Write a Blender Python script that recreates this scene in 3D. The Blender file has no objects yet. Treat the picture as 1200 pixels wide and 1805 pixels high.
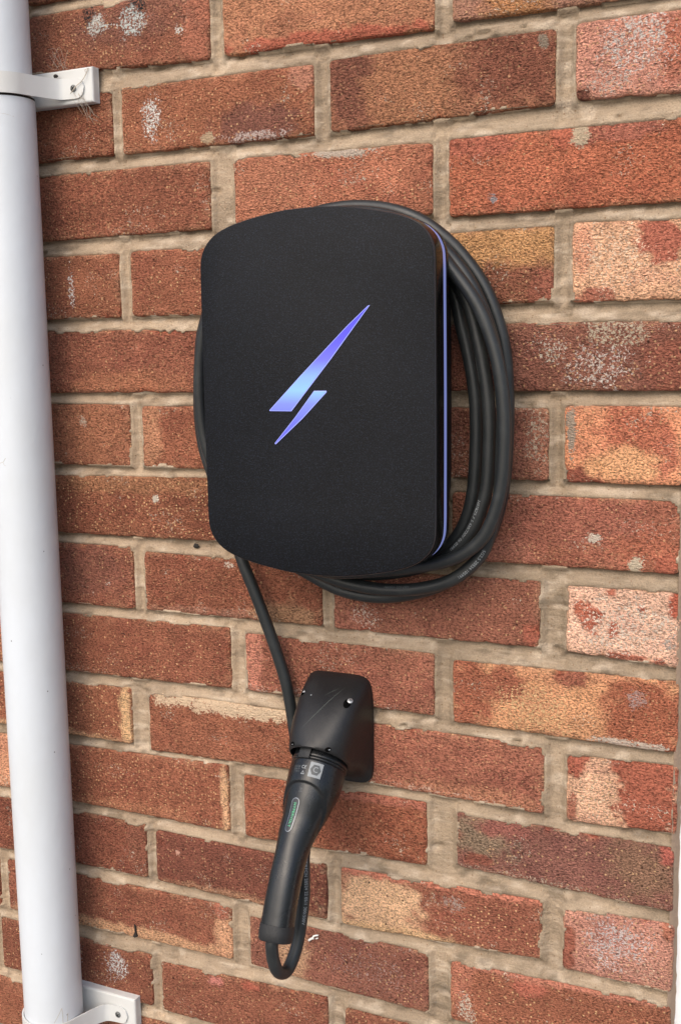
import bpy, math, random
import numpy as np
from mathutils import Vector, Matrix

random.seed(7)
scene = bpy.context.scene
col = scene.collection

# ------------------------------------------------------------------ camera
cam_data = bpy.data.cameras.new('camera')
cam = bpy.data.objects.new('camera', cam_data)
col.objects.link(cam)
cam.location = (0.13657, -0.95534, -0.32245)
cam.rotation_euler = (1.42498, 0.01609, 0.44307)
cam_data.sensor_fit = 'VERTICAL'
cam_data.sensor_height = 24.0
cam_data.lens = 2000.0 / 1805.0 * 24.0
cam_data.clip_start = 0.02
cam_data.clip_end = 500.0
scene.camera = cam

# ------------------------------------------------------------------ sky and sun (bright overcast)
SUN_EL, SUN_AZ = math.radians(42), math.radians(8)      # azimuth measured from the wall's outward normal, towards the left
world = bpy.data.worlds.new('World')
scene.world = world
world.use_nodes = True
wn, wl = world.node_tree.nodes, world.node_tree.links
wn.clear()
w_out = wn.new('ShaderNodeOutputWorld')
w_bg = wn.new('ShaderNodeBackground')
w_sky = wn.new('ShaderNodeTexSky')
w_sky.sky_type = 'NISHITA'
w_sky.sun_disc = False
w_sky.sun_elevation = SUN_EL
w_sky.sun_rotation = math.pi + SUN_AZ
w_sky.air_density = 1.0
w_sky.dust_density = 4.0
w_sky.ozone_density = 1.0
w_bg.inputs['Strength'].default_value = 0.15
wl.new(w_sky.outputs[0], w_bg.inputs['Color'])
wl.new(w_bg.outputs[0], w_out.inputs['Surface'])

sun_data = bpy.data.lights.new('sun', 'SUN')
sun_data.energy = 0.75
sun_data.angle = math.radians(65)
sun_data.color = (1.0, 0.975, 0.93)
sun = bpy.data.objects.new('sun', sun_data)
col.objects.link(sun)
sdir = Vector((math.sin(SUN_AZ) * math.cos(SUN_EL), -math.cos(SUN_AZ) * math.cos(SUN_EL), math.sin(SUN_EL)))
sun.rotation_euler = sdir.to_track_quat('Z', 'Y').to_euler()

scene.view_settings.view_transform = 'Standard'
scene.view_settings.look = 'None'
scene.view_settings.gamma = 1.0
scene.view_settings.exposure = 0.63
scene.view_settings.use_curve_mapping = False

# ------------------------------------------------------------------ helpers
def lin(r, g, b):
    return tuple((c / 255.0 / 12.92) if c <= 10 else ((c / 255.0 + 0.055) / 1.055) ** 2.4 for c in (r, g, b))

def tag(o, label=None, cat=None, group=None, kind=None):
    if label: o['label'] = label
    if cat: o['category'] = cat
    if group: o['group'] = group
    if kind: o['kind'] = kind
    return o

def empty(name, loc, parent=None):
    o = bpy.data.objects.new(name, None)
    o.location = loc
    o.empty_display_size = 0.02
    col.objects.link(o)
    return o

def mesh_obj(name, verts, faces, mats, parent=None, smooth=True, sharp=None, midx=None, origin=None):
    """verts in metres, world coordinates; the object keeps its own origin"""
    verts = np.asarray(verts, dtype=float)
    if origin is None:
        origin = verts.mean(axis=0)
    me = bpy.data.meshes.new(name)
    me.from_pydata((verts - np.array(origin)).tolist(), [], [tuple(int(i) for i in f) for f in faces])
    if not isinstance(mats, (list, tuple)): mats = [mats]
    for m in mats: me.materials.append(m)
    if midx is not None:
        me.polygons.foreach_set('material_index', np.asarray(midx, dtype=np.int32))
    me.polygons.foreach_set('use_smooth', np.full(len(me.polygons), smooth))
    me.update()
    if smooth and sharp:
        me.set_sharp_from_angle(angle=math.radians(sharp))
    o = bpy.data.objects.new(name, me)
    col.objects.link(o)
    o.location = origin
    if parent is not None:
        o.parent = parent
        o.location = Vector(origin) - Vector(WORLD.get(parent.name, parent.location))
    WORLD[o.name] = tuple(origin)
    return o
WORLD = {}

def grid_faces(nu, nv, wrap_u=False, wrap_v=False, off=0):
    """vertex index = i*nv + j"""
    iu = np.arange(nu if wrap_u else nu - 1); jv = np.arange(nv if wrap_v else nv - 1)
    I, J = np.meshgrid(iu, jv, indexing='ij')
    I2, J2 = (I + 1) % nu, (J + 1) % nv
    f = np.stack([I * nv + J, I2 * nv + J, I2 * nv + J2, I * nv + J2], -1).reshape(-1, 4) + off
    return f.tolist()

# value noise, used for the true relief of bricks and mortar
def _h(ix, iz, seed):
    n = (ix.astype(np.int64) * 374761393 + iz.astype(np.int64) * 668265263 + seed * 974711) & 0x7fffffff
    n = ((n ^ (n >> 13)) * 1274126177) & 0x7fffffff
    n = n ^ (n >> 16)
    return (n & 0xffff) / 65535.0
def vn(x, z, seed=0):
    x = np.asarray(x, float); z = np.asarray(z, float)
    x, z = np.broadcast_arrays(x, z)
    ix, iz = np.floor(x), np.floor(z)
    fx, fz = x - ix, z - iz
    fx = fx * fx * (3 - 2 * fx); fz = fz * fz * (3 - 2 * fz)
    a, b = _h(ix, iz, seed), _h(ix + 1, iz, seed)
    c, d = _h(ix, iz + 1, seed), _h(ix + 1, iz + 1, seed)
    return (a + (b - a) * fx) * (1 - fz) + (c + (d - c) * fx) * fz
def fbm(x, z, seed=0, oct=3):
    s = 0; a = 1; t = 0
    for k in range(oct):
        s = s + a * vn(x * 2 ** k + 17.3 * k, z * 2 ** k - 9.1 * k, seed + k); t += a; a *= 0.5
    return s / t
def sstep(a, b, x):
    t = np.clip((x - a) / (b - a), 0, 1); return t * t * (3 - 2 * t)

# ------------------------------------------------------------------ materials
class NT:
    def __init__(s, name):
        s.m = bpy.data.materials.new(name); s.m.use_nodes = True
        s.n = s.m.node_tree.nodes; s.l = s.m.node_tree.links
        s.b = s.n['Principled BSDF']
    def node(s, t, **kw):
        n = s.n.new(t)
        for k, v in kw.items():
            if k.startswith('i_'):
                n.inputs[k[2:].replace('_', ' ')].default_value = v
            else: setattr(n, k, v)
        return n
    def link(s, a, b): s.l.new(a, b)
    def val(s, x, y, op, clamp=False):
        n = s.node('ShaderNodeMath', operation=op, use_clamp=clamp)
        for i, q in enumerate((x, y)):
            if q is None: continue
            if isinstance(q, (int, float)): n.inputs[i].default_value = q
            else: s.link(q, n.inputs[i])
        return n.outputs[0]
    def ramp(s, x, a, b, c=0.0, d=1.0):
        n = s.node('ShaderNodeMapRange'); n.clamp = True
        s.link(x, n.inputs[0])
        for i, q in enumerate((a, b, c, d)): n.inputs[i + 1].default_value = q
        return n.outputs[0]
    def mix(s, fac, a, b, mode='MIX'):
        n = s.node('ShaderNodeMix', data_type='RGBA', blend_type=mode)
        for i, q in ((0, fac), (6, a), (7, b)):
            if isinstance(q, (int, float)): n.inputs[i].default_value = q
            elif isinstance(q, tuple): n.inputs[i].default_value = (*q, 1)[:4]
            else: s.link(q, n.inputs[i])
        return n.outputs[2]
    def mapped(s, scale, rnd=True, out='Object'):
        tc = s.node('ShaderNodeTexCoord'); mp = s.node('ShaderNodeMapping')
        mp.inputs['Scale'].default_value = scale
        s.link(tc.outputs[out], mp.inputs[0])
        if rnd:
            oi = s.node('ShaderNodeObjectInfo')
            cx = s.node('ShaderNodeCombineXYZ')
            k = s.val(oi.outputs['Random'], 37.0, 'MULTIPLY')
            s.link(k, cx.inputs[0]); s.link(s.val(oi.outputs['Random'], 91.0, 'MULTIPLY'), cx.inputs[2])
            s.link(cx.outputs[0], mp.inputs['Location'])
        return mp.outputs[0]
    def noise(s, vec, scale, detail=2.0, rough=0.55, dist=0.0):
        n = s.node('ShaderNodeTexNoise')
        s.link(vec, n.inputs['Vector'])
        n.inputs['Scale'].default_value = scale; n.inputs['Detail'].default_value = detail
        n.inputs['Roughness'].default_value = rough; n.inputs['Distortion'].default_value = dist
        return n.outputs[0]
    def voro(s, vec, scale, out='Distance'):
        n = s.node('ShaderNodeTexVoronoi'); s.link(vec, n.inputs['Vector']); n.inputs['Scale'].default_value = scale
        return n
    def bump(s, h, dist, strength=1.0, prev=None):
        n = s.node('ShaderNodeBump'); n.inputs['Distance'].default_value = dist; n.inputs['Strength'].default_value = strength
        s.link(h, n.inputs['Height'])
        if prev is not None: s.link(prev, n.inputs['Normal'])
        return n.outputs[0]

def plain(name, rgb, rough=0.5, metal=0.0, spec=0.5, grain=None, emit=None, coat=0.0):
    t = NT(name)
    t.b.inputs['Base Color'].default_value = (*rgb, 1)
    t.b.inputs['Roughness'].default_value = rough
    t.b.inputs['Metallic'].default_value = metal
    t.b.inputs['Specular IOR Level'].default_value = spec
    t.b.inputs['Coat Weight'].default_value = coat
    if grain:
        sc, dist = grain
        v = t.mapped((1, 1, 1), rnd=False)
        n = t.noise(v, sc, 2.0)
        t.link(t.bump(n, dist), t.b.inputs['Normal'])
    if emit:
        t.b.inputs['Emission Color'].default_value = (*emit[0], 1)
        t.b.inputs['Emission Strength'].default_value = emit[1]
    return t.m

def make_brick_mat():
    t = NT('rustic_brick')
    at = t.node('ShaderNodeAttribute', attribute_name='tint')
    st = t.node('ShaderNodeAttribute', attribute_name='stain')
    smooth = at.outputs['Alpha']; stain_a = st.outputs['Alpha']
    vdrag = t.mapped((1.0, 1.0, 1.6))
    v1 = t.mapped((1, 1, 1))
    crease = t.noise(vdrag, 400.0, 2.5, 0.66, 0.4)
    fine = t.noise(v1, 620.0, 2.0, 0.6)
    broad = t.noise(v1, 38.0, 3.0, 0.6)
    # colour: broad tone, fine tone, crease shade painted into the colour, pale grit, dark pits
    c = at.outputs['Color']
    k1 = t.ramp(broad, 0.3, 0.7, 0.86, 1.13)
    k2 = t.ramp(fine, 0.25, 0.75, 0.74, 1.26)
    k3 = t.ramp(crease, 0.37, 0.55, 0.48, 1.20)  # darkens creases in colour, adding shade the bump alone lacks
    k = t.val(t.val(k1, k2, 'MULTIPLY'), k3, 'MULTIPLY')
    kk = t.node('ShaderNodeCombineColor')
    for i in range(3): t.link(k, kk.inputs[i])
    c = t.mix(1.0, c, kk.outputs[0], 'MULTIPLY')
    oi = t.node('ShaderNodeObjectInfo'); rnd = oi.outputs['Random']
    rnd2 = t.val(t.val(rnd, 7.31, 'MULTIPLY'), None, 'FRACT')
    # grit
    g = t.voro(v1, 300.0); g2 = t.voro(v1, 125.0)
    sc = t.node('ShaderNodeSeparateColor'); t.link(g.outputs['Color'], sc.inputs[0])
    sc2 = t.node('ShaderNodeSeparateColor'); t.link(g2.outputs['Color'], sc2.inputs[0])
    on = t.val(t.ramp(sc.outputs[0], 0.48, 0.50), t.ramp(g.outputs['Distance'], 0.18, 0.36, 1.0, 0.0), 'MULTIPLY')
    on2 = t.val(t.ramp(sc2.outputs[0], 0.86, 0.88), t.ramp(g2.outputs['Distance'], 0.12, 0.19, 1.0, 0.0), 'MULTIPLY')
    spk = t.val(on, on2, 'MAXIMUM')
    spk = t.val(spk, t.ramp(rnd, 0.0, 1.0, 0.5, 1.1), 'MULTIPLY')
    spk = t.val(spk, t.ramp(smooth, 0.2, 0.8, 1.0, 0.12), 'MULTIPLY')
    spk = t.val(spk, t.ramp(sc.outputs[1], 0.0, 1.0, 0.12, 0.95), 'MULTIPLY')
    c = t.mix(spk, c, lin(236, 192, 142))
    pit = t.val(t.ramp(sc2.outputs[1], 0.90, 0.92), t.ramp(g2.outputs['Distance'], 0.08, 0.16, 0.75, 0.0), 'MULTIPLY')
    c = t.mix(pit, c, lin(62, 34, 26))
    # lacy pale or dark stains that catch on the high grain only
    lace = t.noise(v1, 420.0, 3.0, 0.7, 0.6)
    th = t.val(1.0, stain_a, 'SUBTRACT')
    sm = t.ramp(t.val(lace, t.val(t.val(th, 0.42, 'MULTIPLY'), 0.29, 'ADD'), 'SUBTRACT'), -0.02, 0.05)
    sm = t.val(sm, t.ramp(stain_a, 0.02, 0.12), 'MULTIPLY')
    c = t.mix(sm, c, st.outputs['Color'])
    t.link(c, t.b.inputs['Base Color'])
    t.b.inputs['Roughness'].default_value = 0.92
    t.b.inputs['Specular IOR Level'].default_value = 0.18
    hk = t.ramp(smooth, 0.0, 1.0, 1.0, 0.35)
    h = t.val(t.val(crease, 1.0, 'MULTIPLY'), t.val(fine, 0.28, 'MULTIPLY'), 'ADD')
    h = t.val(h, t.ramp(rnd2, 0.0, 1.0, 0.7, 1.25), 'MULTIPLY')
    h = t.val(t.val(h, hk, 'MULTIPLY'), t.val(spk, 0.12, 'MULTIPLY'), 'ADD')
    h = t.val(h, t.val(pit, 0.3, 'MULTIPLY'), 'SUBTRACT')
    t.link(t.bump(h, 0.0066), t.b.inputs['Normal'])
    return t.m

def make_mortar_mat():
    t = NT('sand_mortar')
    at = t.node('ShaderNodeAttribute', attribute_name='tint')
    v = t.mapped((1, 1, 1), rnd=False)
    a = t.noise(v, 700.0, 3.0, 0.65); b = t.noise(v, 60.0, 4.0, 0.6)
    k = t.val(t.ramp(a, 0.25, 0.75, 0.80, 1.20), t.ramp(b, 0.3, 0.7, 0.88, 1.12), 'MULTIPLY')
    kk = t.node('ShaderNodeCombineColor')
    for i in range(3): t.link(k, kk.inputs[i])
    c = t.mix(1.0, at.outputs['Color'], kk.outputs[0], 'MULTIPLY')
    vs = t.mapped((1, 1, 9.0), rnd=False); sk = t.noise(vs, 42.0, 3.0, 0.6)
    c = t.mix(t.ramp(sk, 0.52, 0.72, 0.0, 0.18), c, lin(112, 96, 80))
    c = t.mix(t.ramp(sk, 0.34, 0.46, 0.16, 0.0), c, lin(206, 190, 170))
    g = t.voro(v, 330.0); sc = t.node('ShaderNodeSeparateColor'); t.link(g.outputs['Color'], sc.inputs[0])
    on = t.val(t.ramp(sc.outputs[0], 0.86, 0.88), t.ramp(g.outputs['Distance'], 0.15, 0.3, 0.7, 0.0), 'MULTIPLY')
    c = t.mix(on, c, lin(120, 92, 66))
    t.link(c, t.b.inputs['Base Color'])
    t.b.inputs['Roughness'].default_value = 0.95
    t.b.inputs['Specular IOR Level'].default_value = 0.15
    h = t.val(a, t.val(t.noise(v, 260.0, 2.0), 1.2, 'MULTIPLY'), 'ADD')
    t.link(t.bump(h, 0.0011), t.b.inputs['Normal'])
    return t.m

def make_pvc(name, rgb, rough):
    t = NT(name)
    v = t.mapped((1, 1, 0.45), rnd=False)
    b = t.noise(v, 16.0, 4.0, 0.6)
    c = t.mix(t.ramp(b, 0.35, 0.75, 0.0, 0.55), rgb, (rgb[0] * 0.86, rgb[1] * 0.84, rgb[2] * 0.79))
    v2 = t.mapped((1, 1, 0.8), rnd=False)
    g = t.voro(v2, 62.0); sc = t.node('ShaderNodeSeparateColor'); t.link(g.outputs['Color'], sc.inputs[0])
    on = t.val(t.ramp(sc.outputs[0], 0.66, 0.68), t.ramp(g.outputs['Distance'], 0.028, 0.055, 0.8, 0.0), 'MULTIPLY')
    c = t.mix(on, c, lin(70, 66, 66))
    t.link(c, t.b.inputs['Base Color'])
    t.b.inputs['Roughness'].default_value = rough
    t.b.inputs['Specular IOR Level'].default_value = 0.4
    t.link(t.bump(t.noise(t.mapped((1, 1, 1), rnd=False), 40.0, 3.0), 0.0006), t.b.inputs['Normal'])
    return t.m

def make_panel_mat():
    t = NT('grained_black_plastic')
    v = t.mapped((1, 1, 1), rnd=False)
    g = t.voro(v, 1300.0); n = t.noise(v, 1500.0, 2.0)
    dust = t.noise(v, 820.0, 1.0)
    blotch = t.noise(v, 14.0, 3.0, 0.6)
    base = t.mix(t.ramp(blotch, 0.35, 0.7), lin(4, 5, 8), lin(9, 11, 16))
    base = t.mix(t.ramp(dust, 0.50, 0.72, 0.0, 0.75), base, lin(31, 36, 46))
    g3 = t.voro(v, 40.0); sc = t.node('ShaderNodeSeparateColor'); t.link(g3.outputs['Color'], sc.inputs[0])
    on = t.val(t.ramp(sc.outputs[0], 0.88, 0.9), t.ramp(g3.outputs['Distance'], 0.012, 0.03, 0.6, 0.0), 'MULTIPLY')
    base = t.mix(on, base, lin(150, 150, 155))
    t.link(base, t.b.inputs['Base Color'])
    t.b.inputs['Roughness'].default_value = 0.6
    t.b.inputs['Specular IOR Level'].default_value = 0.22
    h = t.val(g.outputs['Distance'], n, 'ADD')
    t.link(t.bump(h, 0.00016), t.b.inputs['Normal'])
    return t.m

def make_rubber(name, rgb, rough, scuff=0.5):
    t = NT(name)
    v = t.mapped((1, 1, 1), rnd=False)
    b = t.noise(v, 30.0, 4.0, 0.65, 0.8)
    d = t.noise(v, 900.0, 2.0)
    c = t.mix(t.ramp(b, 0.5, 0.75, 0.0, scuff), rgb, tuple(min(1, x * 1.9 + 0.01) for x in rgb))
    c = t.mix(t.ramp(d, 0.68, 0.8, 0.0, 0.3), c, lin(110, 112, 114))
    t.link(c, t.b.inputs['Base Color'])
    r = t.ramp(b, 0.3, 0.7, rough - 0.06, rough + 0.1)
    t.link(r, t.b.inputs['Roughness'])
    t.b.inputs['Specular IOR Level'].default_value = 0.45
    t.link(t.bump(t.val(d, t.val(b, 3.0, 'MULTIPLY'), 'ADD'), 0.00012), t.b.inputs['Normal'])
    return t.m

def make_bolt_mat():
    """back-lit lens: violet tips, icy blue in the middle (position along the bolt)"""
    t = NT('lit_bolt_lens')
    tc = t.node('ShaderNodeTexCoord')
    sp = t.node('ShaderNodeSeparateXYZ'); t.link(tc.outputs['Object'], sp.inputs[0])
    z = sp.outputs[2]
    r = t.node('ShaderNodeValToRGB'); t.link(t.ramp(z, -0.058, 0.058), r.inputs[0])
    e = r.color_ramp.elements
    e[0].position = 0.0; e[0].color = (*lin(74, 66, 246), 1)
    e[1].position = 1.0; e[1].color = (*lin(58, 48, 240), 1)
    for p, cc in ((0.16, (98, 104, 250)), (0.30, (120, 134, 250)), (0.40, (138, 190, 252)), (0.50, (132, 172, 252)), (0.62, (104, 104, 250)), (0.78, (74, 66, 250))):
        q = e.new(p); q.color = (*lin(*cc), 1)
    t.b.inputs['Base Color'].default_value = (0.03, 0.03, 0.08, 1)
    t.b.inputs['Roughness'].default_value = 0.35
    t.link(r.outputs[0], t.b.inputs['Emission Color'])
    t.b.inputs['Emission Strength'].default_value = 0.80
    return t.m

M = {}
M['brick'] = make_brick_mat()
M['mortar'] = make_mortar_mat()
M['pvc'] = make_pvc('white_pvc_pipe', (0.60, 0.64, 0.68), 0.35)
M['pvc_old'] = make_pvc('aged_white_pvc', (0.60, 0.61, 0.60), 0.5)
M['frame'] = make_pvc('white_frame_pvc', (0.72, 0.74, 0.76), 0.3)
M['panel'] = make_panel_mat()
M['gloss'] = plain('gloss_black_plastic', lin(12, 10, 10), 0.2, spec=0.22)
M['body'] = plain('matt_black_plastic', lin(24, 24, 26), 0.5, grain=(700, 0.0002))
M['lip'] = plain('satin_panel_edge', lin(34, 37, 44), 0.4)
M['strip'] = plain('light_strip', (0.05, 0.05, 0.12), 0.3, emit=(lin(106, 116, 168), 0.72))
M['bolt'] = make_bolt_mat()
M['bolt_edge'] = plain('bolt_lens_edge', (0.1, 0.1, 0.2), 0.3, emit=(lin(150, 160, 240), 0.8))
M['cable'] = make_rubber('black_cable_sheath', lin(34, 37, 38), 0.42, 0.45)
M['holster'] = make_rubber('black_holster_plastic', lin(23, 23, 24), 0.42, 0.25)
M['gun'] = make_rubber('black_connector_plastic', lin(20, 22, 24), 0.27, 0.10)
M['cap'] = plain('matt_black_cap', lin(27, 28, 30), 0.6, grain=(600, 0.0003))
M['dark'] = plain('recess_shade_black', lin(6, 6, 6), 0.9, spec=0.05)  # near-black painted in for the shade of holes, slots and socket
M['steel'] = plain('zinc_screw', (0.40, 0.41, 0.42), 0.5, metal=0.8)
M['screw_dull'] = plain('weathered_screw', lin(112, 114, 112), 0.55, metal=0.3)
M['print'] = plain('grey_print', lin(150, 155, 158), 0.6)
M['print_dim'] = plain('dim_grey_print', lin(92, 96, 98), 0.6)
M['label'] = plain('silver_grey_label', lin(128, 133, 136), 0.5)
M['hex'] = plain('dark_grey_hexagon', lin(62, 66, 68), 0.5)
M['green'] = plain('green_print', lin(96, 190, 140), 0.5)
M['badge'] = plain('badge_face', lin(48, 50, 52), 0.28)
M['chrome'] = plain('badge_rim', lin(150, 154, 158), 0.3, metal=0.7)
M['dirt_shade'] = plain('grime_and_shade', lin(38, 34, 30), 0.9)  # serves grime, dark spots and the painted shade of the pipe joint
M['web'] = plain('cobweb', lin(176, 164, 148), 0.9)
M['fleck'] = plain('white_paint_fleck', (0.72, 0.70, 0.66), 0.8, grain=(500, 0.0004))
M['sealant'] = plain('brown_sealant', lin(150, 128, 108), 0.8, grain=(260, 0.001))
M['ground'] = plain('concrete_paving', (0.19, 0.187, 0.18), 0.9, grain=(90, 0.003))

# ------------------------------------------------------------------ the brick wall
def wall_root(name, loc, label, cat):
    o = empty(name, loc); WORLD[o.name] = tuple(loc)
    return tag(o, label, cat)

wall = wall_root('brick_wall', (-0.7, 0.0, -1.55), 'weathered red and buff brick wall with sandy recessed mortar joints, carrying the wall charger', 'wall')

# measured bricks: course -> (left, right, top at left, top at right, bottom at left, bottom at right) in mm
BR = {
 0: [(-659.8, -447.8, 10.0, 9.4, -46.6, -54.9), (-433.0, -224.1, 9.4, 9.0, -53.6, -56.0), (-207.7, -14.6, 9.0, 9.0, -52.9, -54.6)],
 1: [(-775.1, -563.1, -73.2, -71.4, -131.3, -131.7), (-550.8, -340.6, -70.0, -71.6, -132.7, -133.1), (-324.1, -118.4, -70.1, -69.4, -132.3, -128.8), (-101.5, -11.9, -67.6, -67.6, -127.7, -129.9)],
 2: [(-664.7, -452.7, -145.6, -147.1, -210.9, -209.8), (-425.7, -226.3, -147.3, -149.4, -208.6, -210.6), (-211.6, -10.5, -148.3, -148.8, -213.3, -213.1)],
 3: [(-774.1, -562.1, -226.3, -227.9, -290.1, -291.1), (-548.2, -341.2, -226.3, -228.6, -290.4, -291.6), (-323.7, -118.5, -228.4, -226.5, -291.5, -289.0), (-102.6, -10.6, -224.8, -226.8, -289.9, -290.4)],
 4: [(-661.0, -449.0, -302.4, -304.5, -367.4, -366.1), (-431.1, -226.5, -304.6, -305.7, -366.0, -364.4), (-211.5, -9.4, -305.7, -307.1, -364.2, -363.5)],
 5: [(-769.5, -557.5, -378.7, -378.6, -443.6, -442.1), (-542.2, -340.8, -380.2, -379.1, -442.6, -441.7), (-324.2, -121.2, -379.0, -378.7, -441.7, -441.3), (-106.9, -8.3, -376.2, -376.8, -441.7, -441.5)],
 6: [(-659.3, -447.3, -454.6, -450.8, -516.3, -514.3), (-431.0, -225.0, -451.0, -454.1, -514.5, -515.9), (-209.1, -9.0, -454.3, -454.7, -516.0, -516.0)],
 7: [(-773.0, -561.0, -528.7, -526.8, -593.6, -593.4), (-546.8, -341.6, -530.4, -532.5, -592.7, -591.1), (-328.9, -127.3, -532.3, -530.6, -591.7, -590.6), (-103.5, -7.8, -532.1, -531.9, -590.8, -596.6)],
 8: [(-658.1, -446.1, -605.4, -602.3, -669.8, -665.8), (-428.3, -227.3, -605.9, -606.3, -665.2, -666.2), (-208.4, -7.2, -610.6, -607.9, -669.2, -671.3)],
 9: [(-783.1, -571.1, -682.0, -680.7, -742.7, -741.9), (-548.6, -344.0, -680.9, -681.3, -745.5, -740.8), (-327.4, -122.2, -681.7, -681.2, -741.7, -745.1), (-101.0, -6.2, -686.2, -682.0, -746.9, -744.0)],
 10: [(-664.7, -452.7, -754.7, -748.0, -819.4, -819.9), (-435.3, -235.4, -755.4, -752.5, -821.9, -816.2), (-205.2, -7.2, -757.1, -756.6, -809.8, -815.4)],
 11: [(-771.5, -559.5, -832.5, -830.9, -895.5, -891.9), (-546.4, -342.1, -834.6, -835.2, -891.9, -894.4), (-326.4, -122.8, -834.9, -828.8, -894.9, -886.2), (-102.8, -5.8, -829.9, -826.7, -889.8, -890.3)],
 12: [(-756.9, -454.5, -907.7, -903.3, -969.0, -963.3), (-432.6, -234.5, -906.4, -905.6, -964.0, -968.1), (-211.2, -6.3, -908.1, -903.0, -968.4, -965.4)],
 13: [(-771.4, -559.4, -982.6, -981.8, -1045.0, -1042.9), (-546.2, -343.8, -986.8, -978.7, -1044.3, -1041.7), (-323.9, -123.5, -985.3, -985.8, -1041.7, -1041.7)],
}
def generic_row(k):
    zt = 9.0 - 75.6 * k if k < 0 else -1059.0 - 75.6 * (k - 14)
    zb = zt - 62.5
    odd = k % 2
    edges = [(-102.5, -8)] if odd else []
    x = -118.0 if odd else -8.0
    while x > -1400:
        edges.append((x - 212.5, x)); x -= 225.0
    return [(a, b, zt, zt, zb, zb) for a, b in edges]
ROWS = {}
for k in range(-6, 21):
    if k in BR:
        row = list(BR[k])
        x = min(b[0] for b in row) - 12.5
        zt, zb = row[0][2], row[0][4]
        if k == 13: row.append((-107.0, -8.0, -984.0, -983.0, -1042.0, -1042.0))
        while x > -1400:
            row.append((x - 212.5, x, zt, zt, zb, zb)); x -= 225.0
        ROWS[k] = row
    else:
        ROWS[k] = generic_row(k)

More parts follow.
